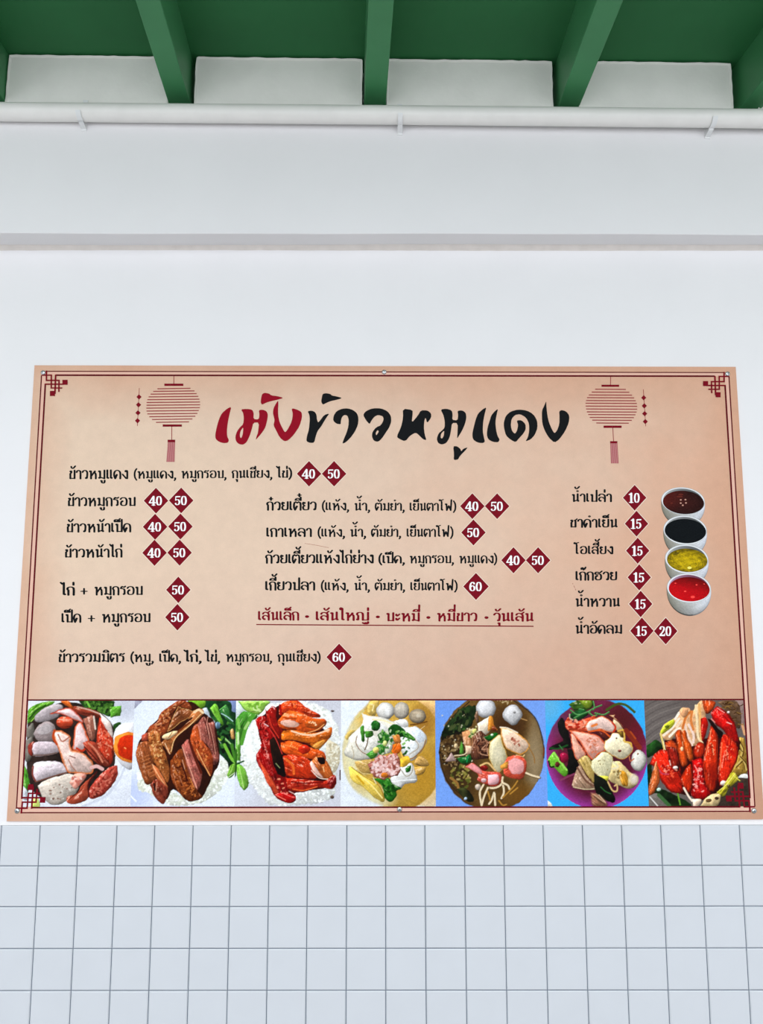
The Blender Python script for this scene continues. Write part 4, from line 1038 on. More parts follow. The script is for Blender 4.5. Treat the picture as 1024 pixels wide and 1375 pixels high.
def p4(p):
    p.poly([(720, 100), (920, 100), (925, 300), (860, 220)], (238, 196, 136), edge=1, tex=.04); p.poly([(740, 1070), (925, 900), (925, 1070)], (236, 218, 194), edge=1, tex=.03)
    p.ell(535, 590, 478, 545, (194, 156, 74), edge=.96, ew=40, tex=.06, soft=14, fib=0); p.glow(140, 620, 160, 520, (226, 224, 196), .85); p.glow(330, 1010, 260, 150, (226, 226, 200), .8)
    p.glow(800, 800, 280, 320, (186, 138, 44), .6); p.glow(800, 300, 160, 200, (150, 104, 44), .7)
    p.poly([(0, 100), (310, 100), (180, 260), (90, 430), (62, 560), (80, 760), (170, 920), (330, 1030), (420, 1075), (0, 1075)], (226, 230, 236), edge=.96, tex=.02, fine=.01, soft=26, lt=.03)
    p.poly([(285, 170), (330, 108), (400, 110), (370, 240), (300, 225)], (212, 180, 100), tex=.25); p.line([(320, 140), (350, 150), (340, 200)], 12, (238, 220, 160)); p.line([(200, 260), (260, 200)], 20, (214, 196, 130))
    p.ell(460, 202, 84, 78, (216, 212, 206), tex=.04, fine=.03, edge=.72, ew=30); p.ell(606, 200, 72, 78, (190, 180, 166), tex=.06, fine=.04, edge=.7, ew=30); p.ell(752, 250, 78, 66, (170, 154, 132), tex=.06, fine=.04, edge=.66, ew=30); p.glow(478, 200, 30, 60, (242, 240, 238), .8); p.glow(760, 245, 30, 24, (214, 204, 186), .7)
    p.line([(690, 330), (760, 320), (840, 300)], 12, (110, 72, 30)); p.line([(780, 370), (820, 340)], 6, (220, 190, 140))
    p.poly([(85, 440), (130, 385), (190, 378), (150, 420), (110, 470)], (206, 176, 100))
    W_ = dict(tex=.05, fine=.04, edge=.78, ew=22)
    p.poly([(238, 215), (300, 245), (420, 262), (500, 290), (565, 330), (520, 560), (420, 610), (330, 642), (200, 655), (78, 595), (118, 500), (128, 440), (228, 345), (255, 290)], (226, 220, 206), **W_)
    p.poly([(250, 280), (300, 275), (420, 310), (480, 380), (360, 380), (270, 360)], (236, 234, 228), edge=.9); p.poly([(200, 430), (280, 400), (380, 450), (390, 540), (320, 590), (240, 560), (200, 500)], (232, 228, 218), edge=.85); p.line([(200, 430), (190, 500), (240, 575), (310, 610)], 7, (132, 92, 64)); p.line([(300, 450), (290, 510), (270, 560)], 10, (110, 90, 66)); p.line([(150, 520), (170, 600), (160, 640)], 7, (186, 170, 140)); p.line([(340, 280), (440, 290), (520, 320)], 14, (240, 226, 180)); p.line([(250, 330), (300, 300)], 20, (244, 242, 238))
    p.poly([(540, 300), (640, 275), (672, 350), (742, 345), (834, 430), (824, 520), (765, 600), (690, 662), (600, 565), (580, 420)], (230, 227, 222), **W_); p.line([(640, 420), (740, 480), (760, 540), (680, 600)], 8, (176, 160, 140)); p.line([(620, 610), (700, 640), (800, 550), (828, 470)], 10, (150, 108, 60)); p.poly([(620, 470), (700, 450), (750, 520), (700, 580), (640, 600)], (238, 240, 240), edge=.9)
    p.poly([(690, 360), (760, 360), (820, 430), (780, 500), (730, 440)], (222, 228, 236), edge=.92); p.poly([(545, 295), (640, 275), (672, 340), (610, 350)], (226, 224, 222), edge=.85)
    p.poly([(590, 720), (700, 680), (750, 845), (640, 872), (580, 925), (505, 850), (540, 760)], (220, 218, 214), **W_); p.line([(600, 740), (650, 800), (700, 770), (710, 700)], 8, (160, 150, 130)); p.line([(520, 850), (600, 840), (740, 830)], 8, (242, 242, 240))
    p.poly([(755, 620), (800, 615), (862, 692), (820, 710), (720, 690)], (196, 156, 92), tex=.05); p.poly([(720, 715), (830, 715), (800, 780), (740, 790)], (192, 150, 78), tex=.05)
    p.poly([(120, 720), (150, 715), (260, 795), (380, 865), (445, 960), (445, 1035), (370, 1005), (260, 905), (150, 835)], (222, 192, 92), tex=.08); p.line([(230, 800), (330, 880), (430, 1000)], 10, (246, 226, 150)); p.line([(200, 800), (260, 870)], 18, (206, 160, 40)); p.line([(150, 720), (260, 800), (400, 890), (445, 1000)], 6, (150, 110, 30))
    p.poly([(178, 670), (260, 650), (345, 660), (352, 745), (300, 785), (220, 765)], (190, 156, 92), tex=.08); p.line([(180, 700), (240, 770), (320, 780)], 7, (230, 206, 140))
    GR = [(40, 100, 40), (28, 74, 26), (78, 140, 56), (56, 120, 50)]
    for q, k in (([(330, 310), (365, 288), (412, 320), (392, 382), (335, 372)], 0), ([(270, 390), (340, 385), (342, 430), (280, 445)], 2), ([(385, 420), (440, 385), (495, 440), (475, 505), (415, 490)], 0), ([(485, 360), (540, 322), (632, 370), (645, 432), (560, 445), (498, 425)], 1), ([(600, 380), (660, 400), (735, 455), (718, 475), (640, 440)], 2), ([(378, 520), (452, 508), (445, 605), (398, 592)], 3), ([(280, 600), (350, 560), (390, 600), (330, 640)], 2), ([(230, 350), (262, 340), (268, 470), (240, 470)], 2)):
        p.poly(q, GR[k], tex=.25, fine=.15)
    p.poly([(345, 825), (480, 815), (525, 870), (605, 912), (560, 935), (565, 980), (512, 1035), (455, 1000), (425, 890)], (42, 104, 34), tex=.3); p.specks(16, [(380, 840), (480, 840), (560, 920), (500, 1000)], [(86, 150, 60), (24, 66, 20)], (8, 16)); p.line([(345, 810), (375, 870)], 6, (230, 230, 200))
    p.specks(60, [(380, 400), (600, 340), (720, 470), (640, 600), (430, 600)], [(60, 120, 50), (206, 214, 180), (34, 80, 30), (120, 170, 80)], (6, 13)); p.ell(455, 500, 22, 26, (200, 206, 130)); p.ell(500, 530, 12, 20, (230, 230, 214)); p.ell(372, 560, 30, 28, (228, 206, 120))
    p.poly([(520, 430), (580, 420), (600, 490), (550, 500)], (206, 130, 66)); p.poly([(528, 510), (590, 500), (605, 560), (560, 600), (515, 580)], (216, 108, 36), tex=.25); p.poly([(595, 640), (665, 615), (688, 670), (620, 722), (590, 690)], (234, 188, 66), tex=.2); p.line([(600, 580), (620, 640)], 12, (240, 190, 90)); p.poly([(640, 730), (690, 700), (685, 750), (650, 765)], (44, 110, 40))
    p.poly([(298, 695), (370, 640), (400, 600), (470, 610), (560, 588), (595, 680), (580, 780), (505, 805), (440, 832), (380, 812), (328, 770)], (170, 104, 92), tex=.2, wob=16)
    p.specks(130, [(310, 700), (390, 630), (570, 600), (585, 760), (440, 820), (340, 770)], [(234, 200, 196), (222, 180, 174), (202, 150, 142), (142, 80, 70), (240, 214, 210)], (9, 17), 1.3); p.ell(450, 790, 34, 26, (196, 116, 46))

def p5(p):
    p.glow(100, 300, 300, 400, (110, 152, 226), .6)
    p.ell(512, 512, 428, 476, (104, 78, 42), edge=.9, ew=20, tex=.10, soft=8, fib=0, bev=0); p.clip = (512, 512, 424, 472); p.glow(860, 560, 110, 420, (168, 150, 122), .75); p.glow(740, 860, 190, 130, (120, 84, 36), .8); p.glow(640, 300, 200, 200, (72, 46, 24), .85)
    p.line([(330, 105), (170, 260), (100, 450), (95, 560), (150, 740), (300, 890)], 9, (66, 50, 34)); p.line([(690, 95), (860, 230), (925, 430), (932, 560)], 8, (58, 50, 46)); p.line([(935, 480), (930, 540)], 12, (120, 66, 40))
    p.glow(250, 560, 190, 380, (58, 42, 26), .9)
    p.poly([(245, 160), (370, 135), (385, 230), (300, 335), (130, 415), (115, 345), (205, 220)], (34, 48, 26), tex=.45, wob=20); p.specks(50, [(240, 170), (370, 150), (330, 300), (140, 390)], [(24, 32, 18), (56, 78, 40), (40, 60, 30), (84, 92, 56)], (8, 16))
    p.specks(150, [(110, 400), (300, 330), (370, 430), (350, 620), (120, 620), (95, 520)], [(126, 100, 66), (60, 44, 28), (160, 136, 96), (44, 34, 24), (98, 76, 46)], (6, 13)); p.specks(30, [(100, 200), (400, 200), (350, 700), (130, 700)], [(216, 206, 180), (196, 180, 140)], (4, 8), 1.2)
    p.specks(60, [(200, 620), (330, 620), (330, 900), (260, 860), (180, 720)], [(96, 100, 44), (150, 138, 72), (60, 54, 28), (186, 166, 110)], (6, 13)); p.poly([(130, 590), (185, 515), (228, 585)], (178, 152, 146), smooth=False); p.line([(180, 720), (230, 760), (240, 800)], 20, (150, 112, 60)); p.poly([(230, 810), (300, 800), (370, 900), (300, 905)], (50, 52, 30), tex=.4); p.ell(300, 888, 14, 14, (170, 190, 214)); p.ell(222, 462, 14, 18, (206, 180, 140))
    p.poly([(250, 520), (265, 420), (285, 500), (270, 530)], (90, 150, 60)); p.poly([(270, 350), (380, 330), (370, 500), (300, 480)], (176, 124, 86), tex=.25); p.poly([(300, 460), (350, 470), (340, 520), (305, 520)], (226, 190, 160))
    p.ell(464, 158, 80, 78, (214, 212, 213), tex=.04, fine=.05, edge=.7, ew=30); p.poly([(602, 190), (640, 140), (700, 130), (750, 180), (752, 235), (690, 298), (640, 270), (604, 230)], (206, 203, 203), tex=.04, fine=.05, edge=.7, ew=28); p.ell(695, 188, 12, 10, (160, 156, 154)); p.line([(750, 240), (795, 255)], 8, (180, 140, 90))
    p.specks(14, [(540, 90), (680, 90), (640, 130)], [(200, 180, 140)], (4, 7), 1.2); p.poly([(370, 220), (395, 180), (405, 260), (385, 270)], (120, 90, 70))
    p.poly([(395, 285), (490, 225), (525, 270), (495, 345), (440, 385), (408, 370)], (224, 208, 186), tex=.06); p.poly([(488, 222), (515, 225), (528, 300), (485, 345), (480, 310)], (204, 134, 52)); p.line([(510, 280), (550, 330)], 14, (196, 120, 50)); p.poly([(505, 335), (525, 300), (552, 335)], (130, 60, 30))
    p.specks(24, [(270, 310), (400, 300), (400, 360), (330, 400)], [(206, 200, 140), (70, 110, 50), (226, 210, 170)], (7, 13), 1.2); p.poly([(355, 340), (380, 320), (390, 340), (365, 365)], (204, 200, 120))
    p.poly([(362, 390), (430, 340), (500, 440), (545, 545), (430, 565), (352, 555)], (104, 66, 50), tex=.3)
    for k in range(16):
        a = p.r.uniform(365, 480); b = p.r.uniform(370, 530); p.line([(a, b), (a + p.r.uniform(-30, 40), b + p.r.uniform(15, 60)), (a + p.r.uniform(-10, 60), b + p.r.uniform(-10, 70))], 8, [(186, 140, 112), (150, 104, 80), (62, 36, 28)][k % 3])
    p.poly([(445, 390), (540, 355), (568, 372), (545, 400), (480, 420)], (28, 92, 34), tex=.3); p.ell(512, 372, 10, 8, (220, 240, 210))
    p.poly([(495, 430), (575, 368), (602, 440), (638, 560), (612, 640), (555, 680), (505, 600), (485, 540)], (206, 194, 158), tex=.06, rim=((196, 150, 66), 8)); p.glow(560, 520, 60, 100, (226, 218, 196), .5)
    p.poly([(578, 308), (640, 318), (722, 358), (814, 440), (804, 490), (750, 534), (680, 512), (620, 472), (590, 385)], (224, 194, 170), tex=.08, rim=((206, 140, 60), 12)); p.line([(580, 310), (640, 318), (720, 355)], 11, (238, 220, 196)); p.specks(10, [(640, 370), (760, 420), (720, 490)], [(196, 130, 110), (150, 80, 60)], (6, 10)); p.line([(710, 535), (760, 548), (775, 535)], 10, (222, 186, 130)); p.line([(810, 470), (850, 540), (860, 600)], 8, (150, 110, 60))
    p.poly([(600, 640), (645, 550), (740, 542), (792, 590), (782, 690), (732, 732), (620, 702)], (206, 88, 66), tex=.08); p.poly([(648, 580), (700, 560), (765, 590), (765, 670), (700, 690), (655, 660)], (226, 160, 158), edge=.9, tex=.05, fine=.05)
    p.poly([(580, 620), (640, 590), (636, 640), (590, 650)], (214, 150, 70)); p.line([(420, 620), (480, 600), (540, 660)], 14, (220, 180, 120)); p.ell(450, 640, 34, 26, (120, 30, 26))
    p.poly([(300, 630), (360, 600), (440, 660), (580, 680), (582, 765), (520, 792), (400, 742), (400, 690)], (206, 86, 70), tex=.1); p.poly([(480, 698), (562, 694), (562, 765), (488, 772)], (236, 178, 182), edge=.88, tex=.04, fine=.04); p.poly([(310, 630), (360, 608), (430, 660), (420, 690)], (226, 150, 150), edge=.9); p.ell(400, 795, 24, 26, (200, 180, 164)); p.ell(448, 740, 22, 18, (210, 170, 170))
    for q in ([(600, 715), (590, 770), (540, 800), (480, 800)], [(445, 775), (415, 840), (430, 945)], [(480, 800), (450, 870), (430, 940)], [(530, 840), (510, 900), (490, 930)], [(595, 740), (610, 830), (590, 885)], [(600, 760), (640, 780), (655, 810)], [(535, 850), (540, 940)], [(790, 680), (840, 700), (895, 715)]):
        p.line([(a + 3, b + 4) for a, b in q], 22, (90, 60, 30), .7); p.line(q, 16, (226, 206, 172))
    for q in ([(570, 905), (600, 940), (630, 935)], [(600, 880), (680, 800), (720, 745)], [(660, 850), (720, 800)], [(480, 830), (500, 900)]): p.line(q, 12, (176, 130, 60))
    p.poly([(228, 560), (300, 545), (335, 535), (345, 590), (270, 605)], (34, 110, 52), tex=.3); p.line([(320, 540), (310, 590)], 10, (30, 140, 80)); p.line([(210, 540), (290, 530), (310, 500)], 10, (216, 196, 160))

def p6(p):
    p.glow(80, 150, 150, 200, (126, 176, 206), .6); p.poly([(30, 1000), (70, 990), (110, 1040), (30, 1040)], (224, 222, 214), edge=1)
    p.ell(502, 575, 450, 486, (104, 40, 62), edge=1, tex=.06, soft=9, fib=0); p.clip = (502, 575, 446, 482); t = (((p.x - 502) / 450) ** 2 + ((p.y - 575) / 486) ** 2)
    w = (np.clip((t - .55) / .42, 0, 1) * (t < 1.01) * np.clip(.35 + (p.y - 330) / 500 - .3 * (p.x > 700) * (p.y < 500), .1, 1))[:, None]; p.c = p.c * (1 - w) + np.array((156, 66, 150.)) * w
    p.glow(180, 300, 130, 160, (96, 70, 96), .5); p.glow(740, 260, 220, 220, (92, 38, 40), .9); p.glow(480, 520, 330, 330, (66, 34, 34), .7); p.glow(860, 450, 110, 200, (118, 36, 46), .7)
    p.poly([(150, 300), (200, 260), (250, 390), (270, 520), (180, 520), (80, 545), (100, 510), (200, 460), (170, 390)], (36, 32, 30), tex=.3); p.poly([(240, 530), (300, 560), (340, 680), (280, 760), (220, 740), (250, 640)], (30, 28, 26), tex=.3); p.line([(90, 525), (160, 530), (240, 500)], 16, (40, 84, 44)); p.line([(170, 500), (200, 540)], 10, (70, 120, 70))
    p.poly([(255, 140), (330, 100), (460, 100), (455, 170), (380, 200), (300, 190)], (66, 96, 38), tex=.3); p.poly([(340, 100), (450, 98), (450, 165), (400, 170)], (120, 140, 46)); p.poly([(250, 240), (290, 205), (390, 185), (420, 230), (330, 280)], (36, 80, 44), tex=.35)
    for q in ([(270, 190), (330, 230), (410, 210), (480, 170), (545, 145)], [(300, 260), (380, 220), (440, 200)], [(470, 110), (480, 160), (470, 185)], [(485, 215), (560, 230), (610, 205)], [(430, 210), (470, 240), (500, 235)], [(345, 180), (385, 185)]): p.line(q, 13, (62, 122, 62)); p.line([(a, b - 4) for a, b in q], 4, (130, 180, 120))
    p.line([(590, 185), (680, 135), (760, 145), (835, 205)], 22, (78, 92, 40)); p.line([(260, 225), (262, 260), (290, 275)], 10, (190, 190, 160))
    p.poly([(62, 635), (118, 558), (150, 590), (246, 725), (212, 778), (130, 705), (100, 702)], (112, 178, 58)); p.line([(75, 640), (90, 690), (120, 690)], 14, (30, 50, 24)); p.line([(120, 565), (160, 620), (235, 720)], 14, (160, 214, 100)); p.ell(152, 672, 22, 24, (92, 40, 40)); p.ell(208, 610, 42, 46, (150, 30, 66), tex=.1)
    p.poly([(218, 295), (250, 248), (290, 300), (400, 265), (495, 245), (430, 370), (330, 375), (235, 360)], (206, 82, 54), tex=.25); p.specks(24, [(230, 290), (400, 270), (420, 350), (250, 360)], [(236, 140, 110), (170, 40, 30), (240, 180, 150)], (7, 15))
    p.poly([(265, 400), (300, 395), (340, 480), (408, 580), (335, 635), (290, 545)], (226, 170, 150), rim=((206, 92, 58), 10))
    p.poly([(660, 230), (600, 232), (680, 270), (742, 355), (700, 380), (640, 320)], (226, 200, 164), rim=((190, 120, 80), 6)); p.line([(600, 235), (690, 290), (738, 355)], 7, (80, 30, 26))
    p.poly([(395, 335), (430, 282), (500, 255), (560, 243), (650, 300), (668, 350), (650, 385), (590, 380), (520, 362), (430, 382)], (232, 200, 188), rim=((220, 104, 54), 11)); p.line([(460, 330), (500, 315)], 22, (226, 130, 70)); p.line([(640, 300), (668, 340), (650, 380)], 16, (196, 66, 40))
    p.poly([(255, 368), (330, 372), (420, 390), (520, 420), (582, 500), (574, 552), (510, 585), (482, 635), (420, 585), (350, 470)], (228, 168, 150), rim=((214, 90, 50), 13)); p.specks(24, [(380, 400), (500, 430), (540, 520), (470, 580)], [(206, 120, 90), (240, 200, 190)], (5, 10)); p.line([(430, 380), (540, 370), (620, 425)], 14, (214, 96, 46)); p.poly([(500, 385), (570, 390), (610, 440), (580, 455)], (96, 46, 40))
    p.poly([(575, 460), (620, 430), (640, 392), (705, 402), (760, 460), (824, 535), (742, 624), (640, 592), (572, 535)], (224, 212, 180), rim=((206, 150, 70), 7)); p.ell(706, 548, 15, 12, (120, 46, 34)); p.ell(676, 436, 8, 9, (110, 70, 50))
    for q in ([(690, 375), (735, 365), (748, 430), (740, 460)], [(750, 470), (800, 480), (808, 510)]): p.line(q, 15, (216, 176, 84))
    p.poly([(690, 385), (730, 380), (735, 430), (710, 420)], (120, 96, 40)); p.line([(760, 370), (810, 430), (880, 520)], 44, (140, 58, 34), .8); p.line([(800, 380), (845, 440)], 14, (176, 80, 40))
    p.poly([(328, 640), (410, 590), (472, 700), (478, 845), (410, 765)], (190, 162, 96)); p.line([(340, 640), (410, 760), (475, 840)], 7, (90, 56, 30)); p.line([(410, 600), (470, 720)], 7, (220, 196, 140))
    p.poly([(455, 640), (500, 600), (560, 556), (642, 608), (622, 780), (572, 835), (530, 790), (456, 712)], (214, 206, 170), rim=((196, 180, 110), 6)); p.specks(10, [(500, 640), (600, 620), (600, 740)], [(150, 130, 90)], (3, 6)); p.poly([(520, 770), (610, 780), (575, 835)], (206, 196, 80))
    p.poly([(640, 650), (700, 640), (740, 680), (800, 740), (866, 780), (862, 842), (792, 888), (720, 862), (610, 812), (625, 720)], (200, 178, 128), tex=.15); p.glow(830, 800, 50, 60, (226, 216, 210), .8); p.line([(650, 650), (690, 690), (640, 710)], 16, (226, 214, 180)); p.poly([(690, 720), (760, 740), (780, 860), (720, 840)], (196, 140, 50), tex=.2); p.specks(16, [(640, 720), (720, 720), (700, 800)], [(120, 100, 60), (220, 206, 160)], (5, 9))
    p.poly([(330, 690), (360, 690), (430, 800), (503, 882), (430, 898), (292, 872), (300, 790)], (172, 140, 116), tex=.1); p.line([(330, 700), (400, 810), (470, 860)], 18, (120, 86, 70)); p.line([(295, 870), (400, 890), (500, 885)], 7, (216, 196, 160)); p.line([(180, 810), (240, 780), (300, 755)], 18, (140, 70, 100), .8)
    p.poly([(478, 750), (530, 780), (600, 830), (665, 1005), (520, 960), (480, 860)], (26, 28, 22), tex=.3); p.line([(535, 870), (580, 910), (625, 930)], 9, (56, 110, 60))
    for q in ([(600, 825), (640, 900), (680, 905), (680, 850), (660, 860)],): p.line(q, 14, (210, 176, 120))
    p.poly([(450, 925), (500, 930), (570, 980), (590, 1040), (470, 1040)], (150, 106, 82), tex=.15, soft=20); p.line([(480, 940), (560, 1000)], 10, (196, 160, 130)); p.line([(520, 940), (580, 1010)], 6, (214, 190, 160))
    p.poly([(806, 640), (820, 575), (870, 543), (930, 580), (940, 650), (900, 722), (845, 722), (808, 680)], (218, 212, 202), tex=.05, fine=.05, edge=.68, ew=30); p.ell(866, 576, 8, 8, (160, 110, 80)); p.line([(790, 600), (800, 640), (830, 620)], 10, (190, 110, 80))

def p7(p):
    p.glow(100, 250, 260, 300, (120, 112, 108), .6)
    for k in range(10): p.line([(30, 150 + k * 45), (150, 90 + k * 40), (330, 40 + k * 36)], 9, [(88, 80, 78), (142, 132, 126)][k % 2], .5)
    p.poly([(800, 90), (870, 90), (890, 400), (840, 330), (770, 150)], (150, 126, 120), edge=1); p.line([(850, 300), (870, 380)], 20, (214, 160, 120))
    p.poly([(48, 478), (130, 425), (185, 500), (80, 570), (48, 560)], (30, 56, 26), tex=.4); p.poly([(50, 650), (90, 620), (110, 800), (250, 870), (430, 985), (90, 985), (60, 800)], (30, 50, 26), tex=.4, edge=1); p.poly([(70, 890), (150, 880), (230, 985), (80, 985)], (120, 112, 106), edge=1); p.line([(75, 905), (140, 980)], 10, (216, 212, 206)); p.line([(310, 880), (330, 970)], 12, (110, 160, 60)); p.line([(150, 890), (240, 980)], 30, (70, 106, 64)); p.ell(150, 845, 20, 16, (180, 204, 190))
    p.poly([(600, 860), (760, 740), (900, 720), (920, 985), (600, 985)], (74, 62, 54), edge=1, tex=.15)
    p.poly([(640, 110), (700, 98), (800, 105), (840, 200), (830, 330), (760, 290), (700, 170)], (112, 86, 66), tex=.3)
    for k in range(26): a, b = p.r.uniform(650, 820), p.r.uniform(105, 310); p.line([(a, b), (a + 20, b + p.r.uniform(-14, 14)), (a + 44, b + p.r.uniform(-10, 22))], 7, [(70, 46, 20), (140, 108, 60), (92, 64, 30)][k % 3])
    p.poly([(790, 410), (850, 405), (875, 450), (893, 690), (820, 725), (740, 720), (790, 620)], (166, 132, 62), tex=.25)
    for q in ([(810, 420), (850, 500), (840, 560)], [(820, 560), (870, 620), (885, 680)], [(800, 480), (840, 520)], [(790, 650), (840, 600)]): p.line(q, 12, (206, 178, 104)); p.line([(a + 12, b + 6) for a, b in q], 8, (84, 60, 26))
    p.poly([(180, 490), (230, 420), (520, 420), (800, 380), (815, 560), (700, 800), (560, 920), (430, 900), (300, 860), (120, 690)], (62, 14, 8), edge=1)
    p.poly([(158, 380), (190, 300), (270, 250), (320, 195), (340, 160), (402, 158), (430, 190), (465, 130), (520, 105), (545, 250), (520, 445), (440, 480), (380, 475), (330, 365), (250, 430), (205, 425)], (222, 172, 128), tex=.18, wob=10)
    for q, c in (([(190, 390), (260, 330), (320, 250)], (240, 222, 200)), ([(240, 400), (300, 340), (350, 330)], (242, 226, 206)), ([(370, 300), (390, 380), (430, 470)], (232, 200, 180)), ([(400, 300), (440, 380), (440, 450)], (236, 206, 190)), ([(350, 330), (380, 230), (420, 190)], (206, 120, 60)), ([(290, 250), (320, 200)], (244, 230, 214)), ([(460, 140), (470, 260), (480, 400), (515, 455)], (240, 214, 172)), ([(490, 130), (500, 300), (505, 420)], (232, 176, 110)), ([(430, 190), (420, 260), (440, 340)], (214, 130, 70)), ([(300, 320), (340, 270)], (236, 206, 176))): p.line(q, 20, c)
    p.poly([(328, 200), (350, 160), (400, 165), (385, 230), (350, 240)], (222, 164, 120), tex=.1); p.poly([(500, 250), (548, 240), (560, 330), (520, 440), (505, 380)], (176, 30, 20), tex=.2)
    p.poly([(185, 310), (215, 285), (270, 255), (285, 290), (240, 340), (175, 380), (165, 360)], (196, 196, 60)); p.ell(218, 318, 18, 14, (120, 130, 40)); p.line([(165, 375), (185, 450), (205, 540), (230, 620), (245, 640)], 16, (226, 200, 120)); p.line([(190, 440), (215, 560)], 6, (250, 236, 190))
    R = dict(tex=.16, fine=.12, edge=.58, ew=22)
    p.poly([(515, 102), (560, 96), (625, 112), (605, 175), (545, 205)], (226, 92, 42), **R)
    p.poly([(200, 450), (260, 430), (310, 480), (300, 560), (220, 520)], (206, 80, 36), **R)
    p.poly([(72, 630), (110, 550), (185, 508), (270, 555), (325, 640), (352, 800), (346, 872), (255, 865), (170, 770), (130, 670)], (208, 46, 26), **R); p.poly([(215, 480), (290, 500), (325, 600), (310, 690), (250, 660)], (150, 40, 28), **R); p.specks(40, [(160, 640), (260, 640), (320, 700), (240, 760)], [(240, 150, 130), (160, 20, 16), (226, 90, 60)], (5, 11)); p.line([(155, 680), (180, 710), (230, 715)], 12, (196, 70, 90)); p.ell(290, 660, 20, 12, (244, 220, 210)); p.line([(240, 600), (250, 640)], 8, (240, 190, 180))
    p.poly([(62, 840), (98, 690), (132, 610), (160, 760), (112, 870), (68, 892)], (220, 116, 62), **R); p.line([(130, 610), (110, 680)], 8, (246, 190, 140))
    p.poly([(286, 385), (305, 350), (335, 352), (362, 470), (395, 620), (370, 650), (340, 645), (318, 560)], (216, 86, 34), **R); p.line([(345, 400), (355, 480)], 7, (246, 196, 150)); p.ell(345, 505, 14, 20, (240, 190, 150))
    p.poly([(338, 355), (375, 348), (390, 410), (425, 480), (442, 590), (405, 604), (358, 500)], (210, 92, 34), **R)
    p.poly([(440, 500), (480, 450), (530, 460), (535, 540), (490, 585), (445, 560)], (200, 56, 28), **R)
    p.poly([(335, 745), (380, 660), (425, 635), (435, 800), (402, 872), (345, 800)], (212, 60, 26), **R)
    p.poly([(428, 600), (522, 590), (532, 780), (590, 880), (500, 934), (420, 890), (440, 780)], (192, 24, 24), **R); p.specks(60, [(445, 610), (515, 610), (530, 860), (440, 880)], [(240, 170, 160), (150, 10, 16), (226, 60, 50)], (4, 9)); p.line([(450, 640), (480, 700), (470, 760)], 8, (236, 150, 140))
    p.poly([(520, 640), (535, 520), (565, 400), (590, 308), (642, 380), (648, 560), (645, 760), (605, 865), (545, 805)], (214, 60, 28), **R); p.glow(600, 720, 60, 120, (110, 20, 12), .6); p.line([(590, 340), (570, 440), (545, 560)], 8, (244, 140, 100)); p.specks(14, [(560, 420), (630, 420), (610, 560)], [(244, 160, 120)], (4, 7))
    p.poly([(585, 200), (640, 145), (720, 200), (775, 262), (806, 350), (815, 450), (740, 425), (690, 345), (620, 292)], (200, 30, 26), **R); p.line([(640, 160), (700, 200)], 7, (240, 160, 150)); p.ell(735, 196, 12, 10, (250, 230, 220)); p.line([(590, 250), (620, 280)], 8, (240, 140, 130)); p.line([(690, 220), (760, 300)], 10, (150, 10, 14)); p.line([(720, 280), (760, 295)], 8, (240, 190, 180))
    p.poly([(655, 580), (668, 440), (700, 378), (760, 415), (805, 470), (815, 570), (760, 700), (720, 785), (662, 810), (648, 700)], (218, 54, 28), **R); p.line([(700, 400), (740, 500), (790, 560)], 24, (190, 30, 22), .8); p.line([(680, 450), (670, 560), (665, 680)], 9, (244, 120, 80)); p.specks(20, [(690, 450), (790, 480), (730, 680)], [(244, 140, 110), (170, 20, 16)], (4, 8))
    p.poly([(560, 250), (600, 270), (655, 340), (690, 370), (660, 420), (640, 380), (600, 320)], (40, 12, 8), edge=.9); p.ell(690, 790, 26, 20, (236, 214, 200))
    p.poly([(640, 865), (690, 820), (760, 700), (800, 720), (812, 765), (740, 830), (700, 895), (650, 890)], (196, 184, 60), tex=.25); p.line([(660, 850), (720, 800), (790, 710)], 8, (236, 226, 120)); p.ell(735, 815, 12, 16, (80, 66, 24)); p.line([(790, 740), (830, 770)], 8, (214, 204, 90))
    p.poly([(495, 985), (560, 900), (640, 880), (670, 900), (630, 985)], (214, 188, 140), tex=.2); p.ell(570, 935, 24, 16, (120, 90, 60)); p.ell(635, 915, 18, 14, (80, 60, 46)); p.poly([(430, 925), (505, 930), (480, 985), (440, 985)], (236, 208, 184)); p.line([(360, 830), (400, 900), (430, 940)], 16, (240, 220, 200))
    p.poly([(815, 742), (850, 715), (892, 718), (897, 748)], (234, 232, 226), edge=.95)

PT, PB = 940.9, 1083.3
photo([(38.2, PT), (180.9, PT), (175.0, PB), (29.6, PB)], (0, 925), 5.389, p1, 11, (224, 226, 233), 'printed photo of sliced roast pork, greens and half an egg')
photo([(180.9, PT), (316.9, PT), (314.4, PB), (175.0, PB)], (170, 925), 6.4, p2, 12, (222, 227, 240), 'printed photo of brown braised duck on rice with dark greens')
photo([(316.9, PT), (457.7, PT - .1), (457.1, PB), (314.4, PB)], (310, 925), 6.4, p3, 13, (204, 204, 212), 'printed photo of glazed red pork on white rice')
photo([(457.7, PT - .1), (584.0, PT - .2), (585.0, PB - .2), (457.1, PB)], (450, 925), 6.827, p4, 14, (226, 229, 236), 'printed photo of dumplings in clear yellow soup')
photo([(584.0, PT - .2), (731.4, PT - .3), (735.2, PB - .3), (585.0, PB - .2)], (575, 925), 6.0235, p5, 15, (122, 160, 228), 'printed photo of brown noodle soup bowl on blue')
photo([(731.4, PT - .3), (864.2, PT - .4), (870.8, PB - .5), (735.2, PB - .3)], (725, 925), 6.606, p6, 16, (66, 172, 234), 'printed photo of pink noodle soup bowl on bright blue')
photo([(864.2, PT - .4), (997.4, PT - .5), (1007.2, PB - .7), (870.8, PB - .5)], (860, 925), 6.244, p7, 17, (108, 99, 95), 'printed photo of bright red pork over noodles')

